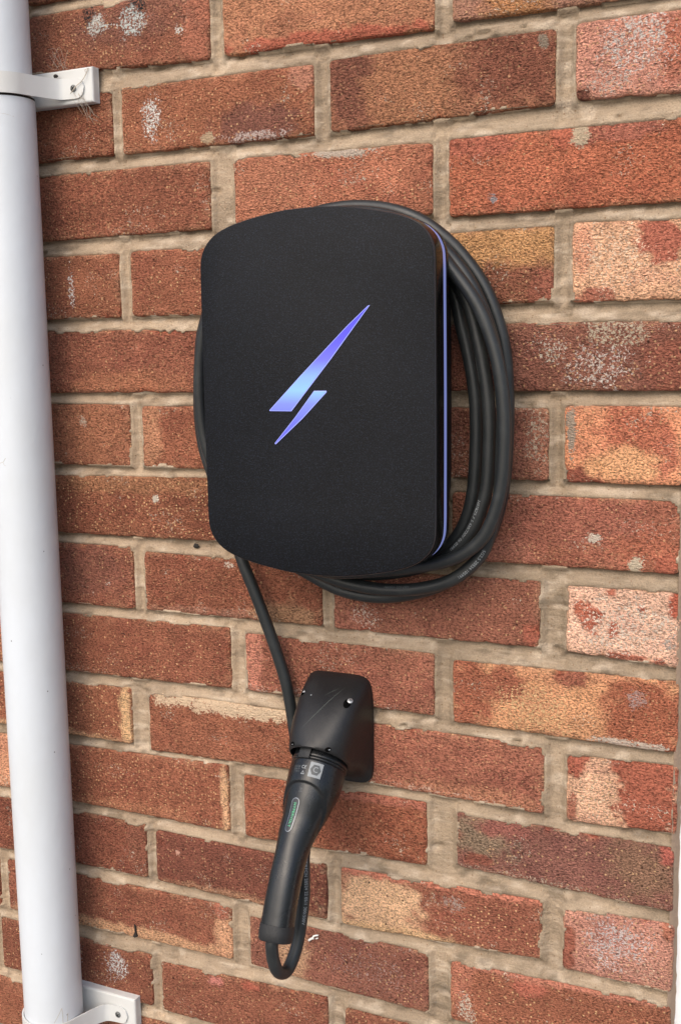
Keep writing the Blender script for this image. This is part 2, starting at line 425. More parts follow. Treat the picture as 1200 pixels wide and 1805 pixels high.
# colours by eye from the bricks themselves: base, patches (s, t, rs, rt, colour, smoothness, depth mm), stains (s, t, rs, rt, colour, strength)
O = (194, 98, 70)        # freshly broken orange clay
LOOK = {
 (0, 0): ((152, 84, 62), [(0.93, 0.5, 0.07, 0.7, O, 0.7, 0.8), (0.62, 0.1, 0.25, 0.22, (176, 96, 76), 0.5, 0.5), (0.55, 0.4, 0.3, 0.3, (126, 74, 64), 0, 0)],
          [(0.60, 0.34, 0.10, 0.34, (200, 204, 198), 0.66), (0.40, 0.30, 0.09, 0.22, (205, 204, 196), 0.7), (0.62, 0.12, 0.08, 0.2, (40, 44, 46), 0.62), (0.36, 0.16, 0.05, 0.3, (38, 42, 44), 0.6), (0.85, 0.55, 0.05, 0.1, (220, 214, 204), 0.6)]),
 (0, 1): ((194, 124, 88), [(0.5, 0.95, 0.5, 0.12, (202, 84, 56), 0.5, 0.3)], []),
 (0, 2): ((178, 124, 104), [(0.3, 0.7, 0.15, 0.5, (196, 128, 72), 0, 0)], [(0.5, 0.6, 0.5, 0.4, (180, 168, 160), 0.4)]),
 (1, 0): ((154, 84, 58), [], []),
 (1, 1): ((164, 92, 62), [(0.72, 0.75, 0.2, 0.3, (120, 68, 62), 0, 0), (0.95, 0.15, 0.06, 0.25, (206, 120, 94), 0.5, 0.4)],
          [(0.17, 0.5, 0.07, 0.42, (226, 222, 214), 0.62), (0.7, 0.93, 0.2, 0.1, (196, 176, 166), 0.7), (0.47, 0.9, 0.04, 0.12, (186, 160, 130), 0.95)]),
 (1, 2): ((170, 104, 76), [(0.12, 0.4, 0.13, 0.6, (128, 70, 58), 0, 0), (0.4, 0.55, 0.22, 0.8, (190, 122, 84), 0, 0), (0.82, 0.4, 0.22, 0.55, (134, 70, 54), 0, 0)], [(0.95, 0.15, 0.03, 0.15, (150, 134, 116), 0.9)]),
 (1, 3): ((206, 140, 118), [(0.05, 0.95, 0.08, 0.12, (120, 50, 40), 0.6, 1.5), (0.95, 0.4, 0.2, 0.5, (206, 112, 88), 0, 0)], [(0.55, 0.35, 0.45, 0.6, (214, 202, 192), 0.55), (0.3, 0.8, 0.3, 0.3, (200, 178, 164), 0.5)]),
 (2, 0): ((148, 78, 56), [], []),
 (2, 1): ((196, 112, 82), [(0.2, 0.5, 0.2, 0.5, (198, 118, 88), 0, 0)], [(0.55, 0.02, 0.22, 0.12, (190, 172, 154), 0.98), (0.6, 0.45, 0.08, 0.1, (206, 180, 156), 0.5)]),
 (2, 2): ((208, 106, 70), [(0.16, 0.1, 0.2, 0.16, (214, 96, 68), 0.6, 0.4), (0.7, 0.08, 0.2, 0.16, (206, 100, 78), 0.6, 0.4), (0.5, 0.1, 0.06, 0.12, (214, 92, 60), 0.8, 0.5)], [(0.57, 0.1, 0.05, 0.16, (184, 164, 138), 0.98), (0.2, 0.8, 0.03, 0.08, (160, 150, 150), 0.8)]),
 (3, 0): ((154, 86, 60), [], [(0.72, 0.5, 0.025, 0.4, (226, 222, 216), 0.6)]),
 (3, 1): ((164, 90, 64), [], []),
 (3, 2): ((150, 84, 62), [(0.75, 0.2, 0.6, 0.26, (200, 146, 88), 0, 0), (0.95, 0.85, 0.06, 0.25, (184, 88, 66), 0.6, 0.6)], []),
 (3, 3): ((226, 172, 132), [(0.78, 0.22, 0.2, 0.34, (196, 88, 66), 0.85, 1.6), (0.2, 0.92, 0.2, 0.13, (214, 110, 84), 0.5, 0.4), (0.1, 0.35, 0.08, 0.3, (222, 154, 118), 0, 0)], [(0.4, 0.5, 0.5, 0.6, (232, 204, 176), 0.45)]),
 (4, 0): ((144, 76, 58), [(0.5, 0.85, 0.3, 0.2, (170, 100, 70), 0, 0)], []),
 (4, 1): ((150, 80, 60), [], []),
 (4, 2): ((138, 80, 70), [(0.95, 0.6, 0.12, 0.4, (150, 76, 62), 0, 0), (0.06, 0.7, 0.08, 0.5, (166, 82, 62), 0.6, 0.5)], [(0.66, 0.62, 0.2, 0.5, (212, 200, 188), 0.5), (0.45, 0.4, 0.12, 0.3, (200, 188, 172), 0.5), (0.72, 0.12, 0.2, 0.3, (196, 180, 156), 0.6)]),
 (5, 0): ((154, 90, 64), [(0.75, 0.4, 0.2, 0.5, (168, 100, 70), 0, 0)], [(0.72, 0.3, 0.03, 0.12, (190, 170, 150), 0.7)]),
 (5, 1): ((164, 90, 64), [(0.06, 0.5, 0.06, 0.6, (196, 130, 96), 0, 0)], []),
 (5, 2): ((152, 90, 74), [], [(0.95, 0.4, 0.08, 0.6, (184, 166, 144), 0.5)]),
 (5, 3): ((232, 152, 106), [(0.6, 0.3, 0.3, 0.4, (214, 112, 80), 0, 0.2), (0.15, 0.92, 0.22, 0.16, (178, 78, 58), 0.7, 1.6), (0.85, 0.6, 0.12, 0.3, (214, 112, 84), 0.2, 0.3), (0.5, 0.75, 0.3, 0.2, (236, 172, 118), 0, 0)], [(0.06, 0.4, 0.06, 0.5, (176, 158, 140), 0.9)]),
 (6, 0): ((158, 86, 60), [(0.5, 0.12, 0.5, 0.16, (182, 118, 80), 0, 0)], [(0.62, 0.35, 0.03, 0.09, (226, 214, 196), 0.85)]),
 (6, 1): ((152, 84, 62), [], []),
 (6, 2): ((174, 98, 76), [(0.2, 0.8, 0.2, 0.2, (186, 108, 90), 0, 0), (0.85, 0.6, 0.15, 0.3, (188, 98, 72), 0, 0), (0.55, 0.3, 0.3, 0.4, (164, 88, 74), 0, 0), (0.95, 0.9, 0.05, 0.16, (196, 84, 58), 0.7, 0.8)], [(0.65, 0.55, 0.04, 0.1, (206, 190, 172), 0.85), (0.82, 0.92, 0.035, 0.13, (196, 180, 156), 0.98)]),
 (7, 0): ((150, 80, 62), [(0.75, 0.4, 0.2, 0.4, (136, 76, 66), 0, 0)], [(0.85, 0.6, 0.03, 0.1, (220, 205, 190), 0.6)]),
 (7, 1): ((160, 86, 62), [(0.5, 0.95, 0.5, 0.1, (196, 116, 92), 0.4, 0), (0.8, 0.85, 0.2, 0.2, (184, 134, 100), 0, 0)], [(0.5, 0.1, 0.04, 0.08, (230, 214, 196), 0.7)]),
 (7, 2): ((158, 90, 74), [(0.1, 0.9, 0.12, 0.16, (186, 96, 76), 0.5, 0.3), (0.96, 0.8, 0.04, 0.2, (190, 84, 62), 0.6, 0.5)], [(0.18, 0.75, 0.1, 0.3, (204, 184, 168), 0.45)]),
 (7, 3): ((232, 184, 156), [(0.22, 0.45, 0.1, 0.22, (206, 86, 58), 0.8, 0.9), (0.12, 0.35, 0.06, 0.14, (212, 96, 66), 0.8, 0.7), (0.42, 0.58, 0.05, 0.12, (208, 92, 64), 0.8, 0.7), (0.97, 0.12, 0.06, 0.2, (214, 84, 56), 0.8, 0.9), (0.68, 0.25, 0.03, 0.05, (206, 84, 58), 0.8, 0.6), (0.6, 0.94, 0.25, 0.06, (206, 100, 76), 0.6, 0.4), (0.4, 0.05, 0.05, 0.06, (206, 96, 70), 0.6, 0.4)],
          [(0.5, 0.5, 0.6, 0.6, (222, 204, 186), 0.5), (0.92, 0.65, 0.08, 0.2, (176, 164, 152), 0.6)]),
 (8, 0): ((154, 82, 60), [], [(0.4, 0.25, 0.04, 0.08, (60, 40, 36), 0.5)]),
 (8, 1): ((182, 104, 84), [(0.3, 0.3, 0.3, 0.5, (166, 92, 74), 0, 0), (0.05, 0.5, 0.05, 0.6, (202, 128, 104), 0, 0)], [(0.4, 0.95, 0.5, 0.12, (212, 184, 166), 0.5)]),
 (8, 2): ((222, 158, 108), [(0.08, 0.4, 0.12, 0.6, (196, 104, 74), 0, 0), (0.88, 0.5, 0.2, 0.55, (190, 98, 66), 0, 0), (0.24, 0.25, 0.1, 0.25, (188, 100, 72), 0, 0), (0.55, 0.1, 0.08, 0.1, (196, 96, 70), 0.4, 0.3)], [(0.4, 0.6, 0.25, 0.5, (236, 196, 146), 0.5), (0.8, 0.95, 0.2, 0.08, (216, 196, 178), 0.8), (0.84, 0.3, 0.06, 0.2, (184, 150, 140), 0.7)]),
 (9, 0): ((156, 86, 60), [(0.97, 0.5, 0.035, 0.7, (204, 164, 116), 0, 0), (0.5, 0.97, 0.5, 0.08, (194, 148, 108), 0, 0)], []),
 (9, 1): ((164, 90, 64), [], [(0.5, 0.06, 0.6, 0.22, (224, 196, 164), 0.85)]),
 (9, 2): ((166, 92, 74), [(0.7, 0.9, 0.3, 0.14, (190, 118, 90), 0, 0)], [(0.5, 0.95, 0.5, 0.1, (208, 176, 156), 0.4)]),
 (9, 3): ((230, 178, 142), [(0.72, 0.5, 0.28, 0.9, (194, 84, 58), 0.85, 2.2), (0.08, 0.1, 0.12, 0.2, (206, 90, 64), 0.7, 0.8), (0.05, 0.8, 0.05, 0.2, (206, 110, 84), 0.5, 0.5)], [(0.3, 0.6, 0.3, 0.5, (234, 206, 172), 0.4)]),
 (10, 0): ((154, 82, 58), [(0.5, 0.92, 0.3, 0.12, (176, 106, 76), 0, 0), (0.98, 0.5, 0.02, 0.6, (206, 160, 118), 0, 0)], []),
 (10, 1): ((164, 84, 56), [(0.7, 0.05, 0.4, 0.1, (198, 96, 74), 0.6, 0.2)], []),
 (10, 2): ((144, 88, 84), [(0.12, 0.35, 0.16, 0.4, (150, 132, 112), 0, 0), (0.25, 0.15, 0.14, 0.16, (166, 92, 88), 0, 0), (0.1, 0.8, 0.08, 0.12, (170, 78, 62), 0.6, 0.6), (0.85, 0.4, 0.14, 0.4, (150, 112, 92), 0, 0), (0.97, 0.12, 0.03, 0.14, (206, 84, 72), 0.7, 0.2)], [(0.4, 0.95, 0.6, 0.1, (196, 170, 148), 0.5)]),
 (11, 0): ((150, 76, 58), [(0.95, 0.4, 0.06, 0.6, (172, 86, 64), 0.4, 0)], []),
 (11, 1): ((146, 64, 52), [(0.95, 0.5, 0.09, 0.6, (150, 122, 102), 0.2, 0.0), (0.72, 0.25, 0.09, 0.2, (196, 82, 62), 0.6, 0.2), (0.5, 0.5, 0.7, 0.7, (148, 66, 52), 0.45, 0), (0.5, 0.95, 0.5, 0.08, (190, 134, 104), 0, 0)], [(0.14, 0.35, 0.02, 0.07, (206, 160, 140), 0.8)]),
 (11, 2): ((150, 78, 60), [(0.2, 0.5, 0.22, 0.7, (210, 168, 128), 0, 0), (0.5, 0.0, 0.6, 0.10, (216, 110, 84), 0.8, 0.3), (0.3, 0.97, 0.3, 0.1, (206, 166, 120), 0, 0)], [(0.58, 0.3, 0.08, 0.18, (168, 146, 134), 0.6)]),
 (11, 3): ((200, 138, 118), [(0.05, 0.6, 0.08, 0.4, (182, 84, 64), 0.7, 1.2), (0.95, 0.1, 0.05, 0.14, (214, 112, 84), 0.7, 0.2)], [(0.5, 0.4, 0.4, 0.5, (214, 198, 192), 0.6), (0.7, 0.7, 0.3, 0.3, (224, 190, 162), 0.4)]),
 (12, 0): ((150, 80, 60), [(0.6, 0.92, 0.5, 0.14, (198, 150, 110), 0, 0), (0.97, 0.6, 0.04, 0.5, (198, 146, 108), 0, 0), (0.96, 0.1, 0.03, 0.15, (206, 104, 78), 0.7, 0.3)], []),
 (12, 1): ((150, 86, 74), [(0.25, 0.5, 0.1, 0.5, (186, 144, 110), 0, 0)], [(0.7, 0.5, 0.3, 0.5, (190, 160, 150), 0.35)]),
 (12, 2): ((168, 92, 66), [(0.38, 0.18, 0.09, 0.14, (212, 96, 72), 0.7, 0.4), (0.5, 0.0, 0.6, 0.08, (210, 112, 88), 0.7, 0.1), (0.05, 0.3, 0.06, 0.4, (206, 120, 96), 0, 0)], [(0.08, 0.7, 0.06, 0.4, (216, 200, 180), 0.6)]),
 (13, 0): ((150, 80, 60), [], [(0.52, 0.35, 0.06, 0.3, (232, 230, 226), 0.75), (0.78, 0.35, 0.10, 0.4, (228, 226, 222), 0.62)]),
 (13, 1): ((152, 82, 62), [(0.35, 0.12, 0.06, 0.1, (212, 120, 104), 0.6, 0.2), (0.55, 0.1, 0.05, 0.1, (214, 90, 66), 0.7, 0.2)], []),
}
PALETTE = [(150, 82, 60), (158, 88, 64), (146, 76, 58), (166, 92, 66), (172, 104, 78), (142, 84, 72), (186, 112, 80), (200, 140, 104)]
ALB = 1.0
def clay(rgb):
    k_ = 0.30 if sum(rgb) < 430 else 0.06
    c = np.array(lin(*rgb)) * (1 - k_) + np.array(lin(166, 104, 80)) * k_; y = c @ np.array([0.3, 0.5, 0.2])
    return (c * 0.84 + y * 0.16) * (np.array([1.06, 1.11, 1.00]) if k_ > 0.2 else np.array([1.20, 1.16, 1.10]))

def build_brick(k, idx, q):
    xl, xr, ztl, ztr, zbl, zbr = q
    w = xr - xl; h = ztl - zbl
    inview = xr > -790 and -1080 < (ztl + zbl) / 2 < 60
    seed = 1000 + k * 31 + idx * 7
    rnd = random.Random(seed)
    step = 2.8 if inview else 16.0
    nx, nz = max(4, int(round(w / step))), max(3, int(round(h / step)))
    # finer spacing next to the arrises
    def spaced(n, L):
        inner = np.linspace(2.2, L - 2.2, n)
        return np.concatenate([[0, 0.9], inner, [L - 0.9, L]]) / L
    s = spaced(nx, w); t = spaced(nz, h)
    S, T = np.meshgrid(s, t, indexing='ij')
    # rounded corners: pull the grid near each corner onto an arc
    X = S * w; Z = T * h
    rc = rnd.uniform(2.5, 5.0)
    for sx in (0, 1):
        for sz in (0, 1):
            cx = rc if sx == 0 else w - rc; cz = rc if sz == 0 else h - rc
            dx = (cx - X) if sx == 0 else (X - cx); dz = (cz - Z) if sz == 0 else (Z - cz)
            m = (dx > 0) & (dz > 0)
            n2 = np.hypot(dx, dz) + 1e-9; mx = np.maximum(dx, dz)
            f = np.where(m, mx / n2, 1.0)
            X = np.where(m, cx + (-1 if sx == 0 else 1) * dx * f, X)
            Z = np.where(m, cz + (-1 if sz == 0 else 1) * dz * f, Z)
    # worn, ragged arrises
    ox, oz = rnd.uniform(0, 900), rnd.uniform(0, 900)
    def edge_j(u, sd):
        a = (fbm(u / 7.0 + ox, oz, seed + sd, 3) - 0.5) * 1.7
        chip = np.clip(vn(u / 11.0 + oz, ox, seed + sd + 5) - 0.82, 0, 1) * 9.0
        return a, chip
    dL, dR, dT, dB = X, w - X, Z, h - Z
    chipmask = 0
    for d, u, sd, ax, sg in ((dL, Z, 1, 0, 1), (dR, Z, 2, 0, -1), (dT, X, 3, 1, 1), (dB, X, 4, 1, -1)):
        a, chip = edge_j(u, sd)
        wgt = np.exp(-d / 5.0)
        if ax == 0: X = X + sg * (a + chip) * wgt
        else: Z = Z + sg * (a + chip) * wgt
        chipmask = np.maximum(chipmask, np.clip(chip / 2.0, 0, 1) * np.exp(-d / 3.0))
    dmin = np.minimum(np.minimum(S * w, (1 - S) * w), np.minimum(T * h, (1 - T) * h))
    # relief in mm, positive = into the wall
    R = -(fbm(X / 26 + ox, Z / 18 + oz, seed, 3) - 0.5) * 1.7
    R = R - (fbm(X / 7.5 + oz, Z / 4.0 + ox, seed + 9, 3) - 0.5) * 0.95
    R = R + 1.7 * np.exp(-dmin / 1.1) + 0.5 * np.exp(-dmin / 4.0)
    R = R + rnd.uniform(-0.7, 0.9) + chipmask * 1.2
    base, patches, stains = LOOK.get((k, idx)) or (rnd.choice(PALETTE), [], [])
    C = np.ones(X.shape + (4,)); C[..., :3] = clay(base); C[..., 3] = 0.0
    # gentle firing variation along the brick
    v = fbm(X / 40 + oz, Z / 30 + ox, seed + 3, 3) - 0.5
    C[..., :3] *= (1 + 0.45 * v)[..., None]
    v = sstep(0.56, 0.7, fbm(X / 24 + ox + 3, Z / 16 + oz, seed + 4, 3))
    dk = clay(base) * np.array([0.78, 0.68, 0.74])
    C[..., :3] = C[..., :3] * (1 - 0.45 * v[..., None]) + dk * 0.45 * v[..., None]
    # paler dusty skin towards the arrises, where mortar has been rubbed on
    e = np.exp(-dmin / 3.2) * sstep(0.35, 0.75, fbm(X / 9, Z / 9, seed + 6, 2)) * 0.55
    C[..., :3] = C[..., :3] * (1 - e[..., None]) + np.array(lin(196, 150, 118)) * e[..., None]
    warp1 = (fbm(X / 9 + oz, Z / 7, seed + 11, 3) - 0.5); 
    for (ps, pt, rs, rt, rgb, smo, dep) in patches:
        rd = np.hypot((S - ps) / rs, (T - pt) / rt) + warp1 * 1.15
        soft = 0.10 if smo > 0.3 else 0.35
        m = 1 - sstep(1 - soft, 1 + soft, rd)
        tone = 1 + 0.25 * (fbm(X / 5, Z / 4, seed + 13, 2) - 0.5)
        C[..., :3] = C[..., :3] * (1 - m[..., None]) + clay(rgb) * (np.array([0.74, 0.84, 0.88]) if smo > 0.3 else 1.0) * tone[..., None] * m[..., None]
        C[..., 3] = C[..., 3] * (1 - m) + smo * m
        R = R + m * dep * (0.7 + 0.6 * fbm(X / 6, Z / 5, seed + 14, 2))
    ch = np.clip(chipmask * 1.3, 0, 1)
    if inview:
        C[..., :3] = C[..., :3] * (1 - ch[..., None] * 0.6) + np.array(lin(186, 88, 62)) * 0.6 * ch[..., None]
    D = np.zeros(X.shape + (4,)); D[..., :3] = np.array(lin(205, 190, 170))
    # every brick has a little lime bloom somewhere
    D[..., 3] = 0.26 * sstep(0.6, 0.8, fbm(X / 30 + 5, Z / 20, seed + 21, 2))
    for (ps, pt, rs, rt, rgb, st_) in stains:
        rd = np.hypot((S - ps) / rs, (T - pt) / rt) + warp1 * 0.9
        m = 1 - sstep(0.35, 1.2, rd)
        new = m * st_ * (0.86 if st_ < 0.8 else 1.0)
        sel = new > D[..., 3]
        D[sel, :3] = np.array(lin(*rgb))
        D[..., 3] = np.maximum(D[..., 3], new)
    # to the wall's own frame (bilinear in the measured quad)
    Sx, Tz = X / w, Z / h
    zt = ztl + (ztr - ztl) * Sx; zb = zbl + (zbr - zbl) * Sx
    PX = xl + X; PZ = zt + (zb - zt) * Tz; PY = R
    ni, nj = X.shape
    V = np.stack([PX, PY, PZ], -1).reshape(-1, 3)
    F = grid_faces(ni, nj)
    # sides going back into the wall
    bd = [i * nj for i in range(ni)] + [(ni - 1) * nj + j for j in range(1, nj)] + [i * nj + nj - 1 for i in range(ni - 2, -1, -1)] + [j for j in range(nj - 2, 0, -1)]
    depth = 100.0 if xr > -20 else 16.0
    n0 = len(V); back = V[bd].copy(); back[:, 1] = depth
    V = np.concatenate([V, back])
    L = len(bd)
    for a in range(L):
        b = (a + 1) % L
        F.append([bd[a], bd[b], n0 + b, n0 + a][::-1])
    cx, cz = (xl + xr) / 2, (ztl + zbl) / 2
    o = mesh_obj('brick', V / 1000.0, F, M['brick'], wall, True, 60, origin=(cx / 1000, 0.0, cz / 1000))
    me = o.data
    for nm, A in (('tint', C), ('stain', D)):
        A2 = A.reshape(-1, 4); A2 = np.concatenate([A2, A2[bd]])
        ca = me.color_attributes.new(nm, 'FLOAT_COLOR', 'POINT')
        ca.data.foreach_set('color', A2.astype(np.float32).ravel())
    return o

for k in sorted(ROWS):
    for idx, q in enumerate(ROWS[k]):
        build_brick(k, idx, q)

# mortar: one relief sheet behind and between the bricks
def build_mortar():
    xs = np.unique(np.concatenate([np.arange(-1400, -800, 9.0), np.arange(-800, -9, 2.0), [-9.0]]))
    zs = np.unique(np.concatenate([np.arange(-1560, -1066, 9.0), np.arange(-1066, 70, 2.0), np.arange(70, 470, 9.0)]))
    X, Z = np.meshgrid(xs, zs, indexing='ij')
    inside = np.full(X.shape, -999.0)
    for k in ROWS:
        for (xl, xr, ztl, ztr, zbl, zbr) in ROWS[k]:
            i0, i1 = np.searchsorted(xs, xl - 22), np.searchsorted(xs, xr + 22)
            j0, j1 = np.searchsorted(zs, min(zbl, zbr) - 22), np.searchsorted(zs, max(ztl, ztr) + 22)
            if i1 <= i0 or j1 <= j0: continue
            x = X[i0:i1, j0:j1]; z = Z[i0:i1, j0:j1]
            f = np.clip((x - xl) / (xr - xl), 0, 1)
            d = np.minimum(np.minimum(x - xl, xr - x), np.minimum(ztl + (ztr - ztl) * f - z, z - (zbl + (zbr - zbl) * f)))
            inside[i0:i1, j0:j1] = np.maximum(inside[i0:i1, j0:j1], d)
    M_in = inside > 0
    # distance down from the brick above and up from the brick below
    up = np.full(X.shape, 99.0); dn = np.full(X.shape, 99.0)
    acc = np.full(len(xs), 99.0)
    for j in range(len(zs) - 1, -1, -1):
        acc = np.where(M_in[:, j], 0.0, acc + (zs[min(j + 1, len(zs) - 1)] - zs[j])); up[:, j] = acc
    acc = np.full(len(xs), 99.0)
    for j in range(len(zs)):
        acc = np.where(M_in[:, j], 0.0, acc + (zs[j] - zs[max(j - 1, 0)])); dn[:, j] = acc
    jd = np.clip(-inside, 0, 30)
    bed = (up + dn) < 24
    f = up / (up + dn + 1e-6)
    # struck bed joints: deep under the brick above, nearly flush on the brick below
    wave = fbm(X / 60, Z / 25, 5, 3)
    depth_bed = 9.8 - 7.8 * sstep(0.0, 0.85, f) + (wave - 0.5) * 2.4
    depth_perp = 2.6 + 5.0 * sstep(0.5, 6.5, jd) + (wave - 0.5) * 3.2
    bw = sstep(28, 20, up + dn)
    depth = depth_bed * bw + depth_perp * (1 - bw)
    depth = depth + (fbm(X / 12, Z / 6, 41, 3) - 0.5) * 1.3 + (fbm(X / 3.4, Z / 2.6, 43, 2) - 0.5) * 0.45
    # occasional cracks and pockets
    pk = np.clip(fbm(X / 16, Z / 8, 61, 3) - 0.70, 0, 1) * 26.0
    depth = depth + pk
    # behind the bricks, except where mortar is smeared over the arris
    sm_zone = sstep(0.56, 0.74, fbm(X / 30, Z / 22, 71, 3))
    reach = 0.0 + 6.5 * sm_zone * fbm(X / 5.5, Z / 4.5, 77, 3)
    ins = np.clip(inside, 0, 99)
    smear = (ins > 0) & (ins < reach)
    depth = np.where(ins > 0, np.where(smear, -0.1 + 0.9 * fbm(X / 3, Z / 3, 79, 2), 3.0 + np.minimum(ins, 5.0) * 1.6), depth)
    c0 = np.array(lin(161, 142, 120)); c1 = np.array(lin(150, 133, 112)); c2 = np.array(lin(198, 181, 160))
    a = sstep(0.35, 0.65, fbm(X / 70, Z / 50, 91, 3)); b = sstep(0.55, 0.75, fbm(X / 18, Z / 7, 95, 3))
    side = sstep(-500, -150, X)
    C = np.ones(X.shape + (4,))
    col3 = c0 * (1 - side[..., None] * 0.8) + c1 * (side[..., None] * 0.8)
    col3 = col3 * (0.9 + 0.22 * a[..., None])
    col3 = col3 * (1 - 0.5 * b[..., None]) + c2 * 0.5 * b[..., None]
    grime = sstep(0.66, 0.8, fbm(X / 22, Z / 10, 99, 3))
    col3 = col3 * (1 - 0.35 * grime[..., None])
    C[..., :3] = col3
    V = np.stack([X, depth, Z], -1).reshape(-1, 3) / 1000.0
    o = mesh_obj('mortar', V, grid_faces(len(xs), len(zs)), M['mortar'], wall, True, None, origin=(-0.7, 0.0, -0.55))
    ca = o.data.color_attributes.new('tint', 'FLOAT_COLOR', 'POINT')
    ca.data.foreach_set('color', C.reshape(-1, 4).astype(np.float32).ravel())
    return o
build_mortar()
def quad_box(x0, x1, y0, y1, z0, z1):
    V = [(x, y, z) for x in (x0, x1) for y in (y0, y1) for z in (z0, z1)]
    F = [(0, 1, 3, 2), (4, 6, 7, 5), (0, 4, 5, 1), (2, 3, 7, 6), (0, 2, 6, 4), (1, 5, 7, 3)]
    return V, F
V, F = quad_box(-1.4, -0.0098, 0.0185, 0.11, -1.56, 0.46)
o = mesh_obj('mortar_core', V, F, M['sealant'], wall, False)

# ------------------------------------------------------------------ ground (below the picture)
V = [(-60, -60, -1.55), (60, -60, -1.55), (60, 60, -1.55), (-60, 60, -1.55)]
g = mesh_obj('ground', V, [(0, 1, 2, 3)], M['ground'], None, False, origin=(0, 0, -1.55)); tag(g, kind='structure')

# ------------------------------------------------------------------ generic shapes
def bevel_box(x0, x1, y0, y1, z0, z1, b):
    """box whose front (-y) face edges are chamfered"""
    rings = [(0, y1), (0, y0 + b), (b * 0.35, y0 + b * 0.35), (b, y0)]
    V = []; F = []
    for off, y in rings:
        V += [(x0 + off, y, z0 + off), (x1 - off, y, z0 + off), (x1 - off, y, z1 - off), (x0 + off, y, z1 - off)]
    for r in range(len(rings) - 1):
        for i in range(4):
            j = (i + 1) % 4
            F.append((r * 4 + i, r * 4 + j, r * 4 + 4 + j, r * 4 + 4 + i))
    n = (len(rings) - 1) * 4
    F.append((n, n + 1, n + 2, n + 3)); F.append((3, 2, 1, 0))
    return V, F

def merge(parts):
    V = []; F = []
    for v, f in parts:
        o = len(V); V += [tuple(a) for a in v]; F += [tuple(i + o for i in q) for q in f]
    return V, F

def catmull(P, per_mm=2.5):
    P = np.array(P, float)
    P = np.concatenate([[2 * P[0] - P[1]], P, [2 * P[-1] - P[-2]]])
    out = []
    for i in range(1, len(P) - 2):
        p0, p1, p2, p3 = P[i - 1], P[i], P[i + 1], P[i + 2]
        # centripetal parametrisation
        t0 = 0; t1 = t0 + np.linalg.norm(p1 - p0) ** .5; t2 = t1 + np.linalg.norm(p2 - p1) ** .5; t3 = t2 + np.linalg.norm(p3 - p2) ** .5
        n = max(2, int(np.linalg.norm(p2 - p1) / per_mm))
        t = np.linspace(t1, t2, n, endpoint=False)[:, None]
        A1 = (t1 - t) / (t1 - t0) * p0 + (t - t0) / (t1 - t0) * p1
        A2 = (t2 - t) / (t2 - t1) * p1 + (t - t1) / (t2 - t1) * p2
        A3 = (t3 - t) / (t3 - t2) * p2 + (t - t2) / (t3 - t2) * p3
        B1 = (t2 - t) / (t2 - t0) * A1 + (t - t0) / (t2 - t0) * A2
        B2 = (t3 - t) / (t3 - t1) * A2 + (t - t1) / (t3 - t1) * A3
        out.append((t2 - t) / (t2 - t1) * B1 + (t - t1) / (t2 - t1) * B2)
    out.append(P[-2][None]); return np.concatenate(out)

class Sweep:
    """tube along a path in mm; can be asked for a point on its surface"""
    def __init__(s, path, radius, segs=20, up=(0, -1, 0)):
        s.P = np.array(path, float); s.segs = segs
        T = np.gradient(s.P, axis=0); T /= np.linalg.norm(T, axis=1)[:, None]
        s.T = T; s.R = np.full(len(s.P), radius) if np.isscalar(radius) else np.array(radius)
        N = []; n = np.array(up, float)
        for t in T:
            n = n - t * n.dot(t); n /= np.linalg.norm(n); N.append(n)
        s.N = np.array(N); s.B = np.cross(s.T, s.N)
        s.L = np.concatenate([[0], np.cumsum(np.linalg.norm(np.diff(s.P, axis=0), axis=1))])
    def mesh(s, cap=True):
        a = np.linspace(0, 2 * np.pi, s.segs, endpoint=False)
        V = s.P[:, None] + s.R[:, None, None] * (np.cos(a)[None, :, None] * s.N[:, None] + np.sin(a)[None, :, None] * s.B[:, None])
        n = len(s.P); F = grid_faces(n, s.segs, wrap_v=True)
        if cap: F += [list(range(s.segs)), [(n - 1) * s.segs + i for i in range(s.segs - 1, -1, -1)]]
        return V.reshape(-1, 3) / 1000.0, F
    def at(s, l, phi, off):
        g = lambda A: np.stack([np.interp(l, s.L, A[:, i]) for i in range(3)], -1)
        P, N, B = g(s.P), g(s.N), g(s.B); r = np.interp(l, s.L, s.R) + off
        return P + r[..., None] * (np.cos(phi)[..., None] * N + np.sin(phi)[..., None] * B)

def text_mesh(s, size, space=1.0):
    cu = bpy.data.curves.new('t', 'FONT'); cu.body = s; cu.size = size; cu.resolution_u = 3
    cu.align_x = 'CENTER'; cu.align_y = 'CENTER'; cu.space_character = space
    ob = bpy.data.objects.new('t', cu); col.objects.link(ob)
    dg = bpy.context.evaluated_depsgraph_get(); dg.update()
    me = bpy.data.meshes.new_from_object(ob.evaluated_get(dg))
    V = np.array([tuple(v.co) for v in me.vertices]); F = [tuple(p.vertices) for p in me.polygons]
    bpy.data.objects.remove(ob); bpy.data.curves.remove(cu); bpy.data.meshes.remove(me)
    return V, F

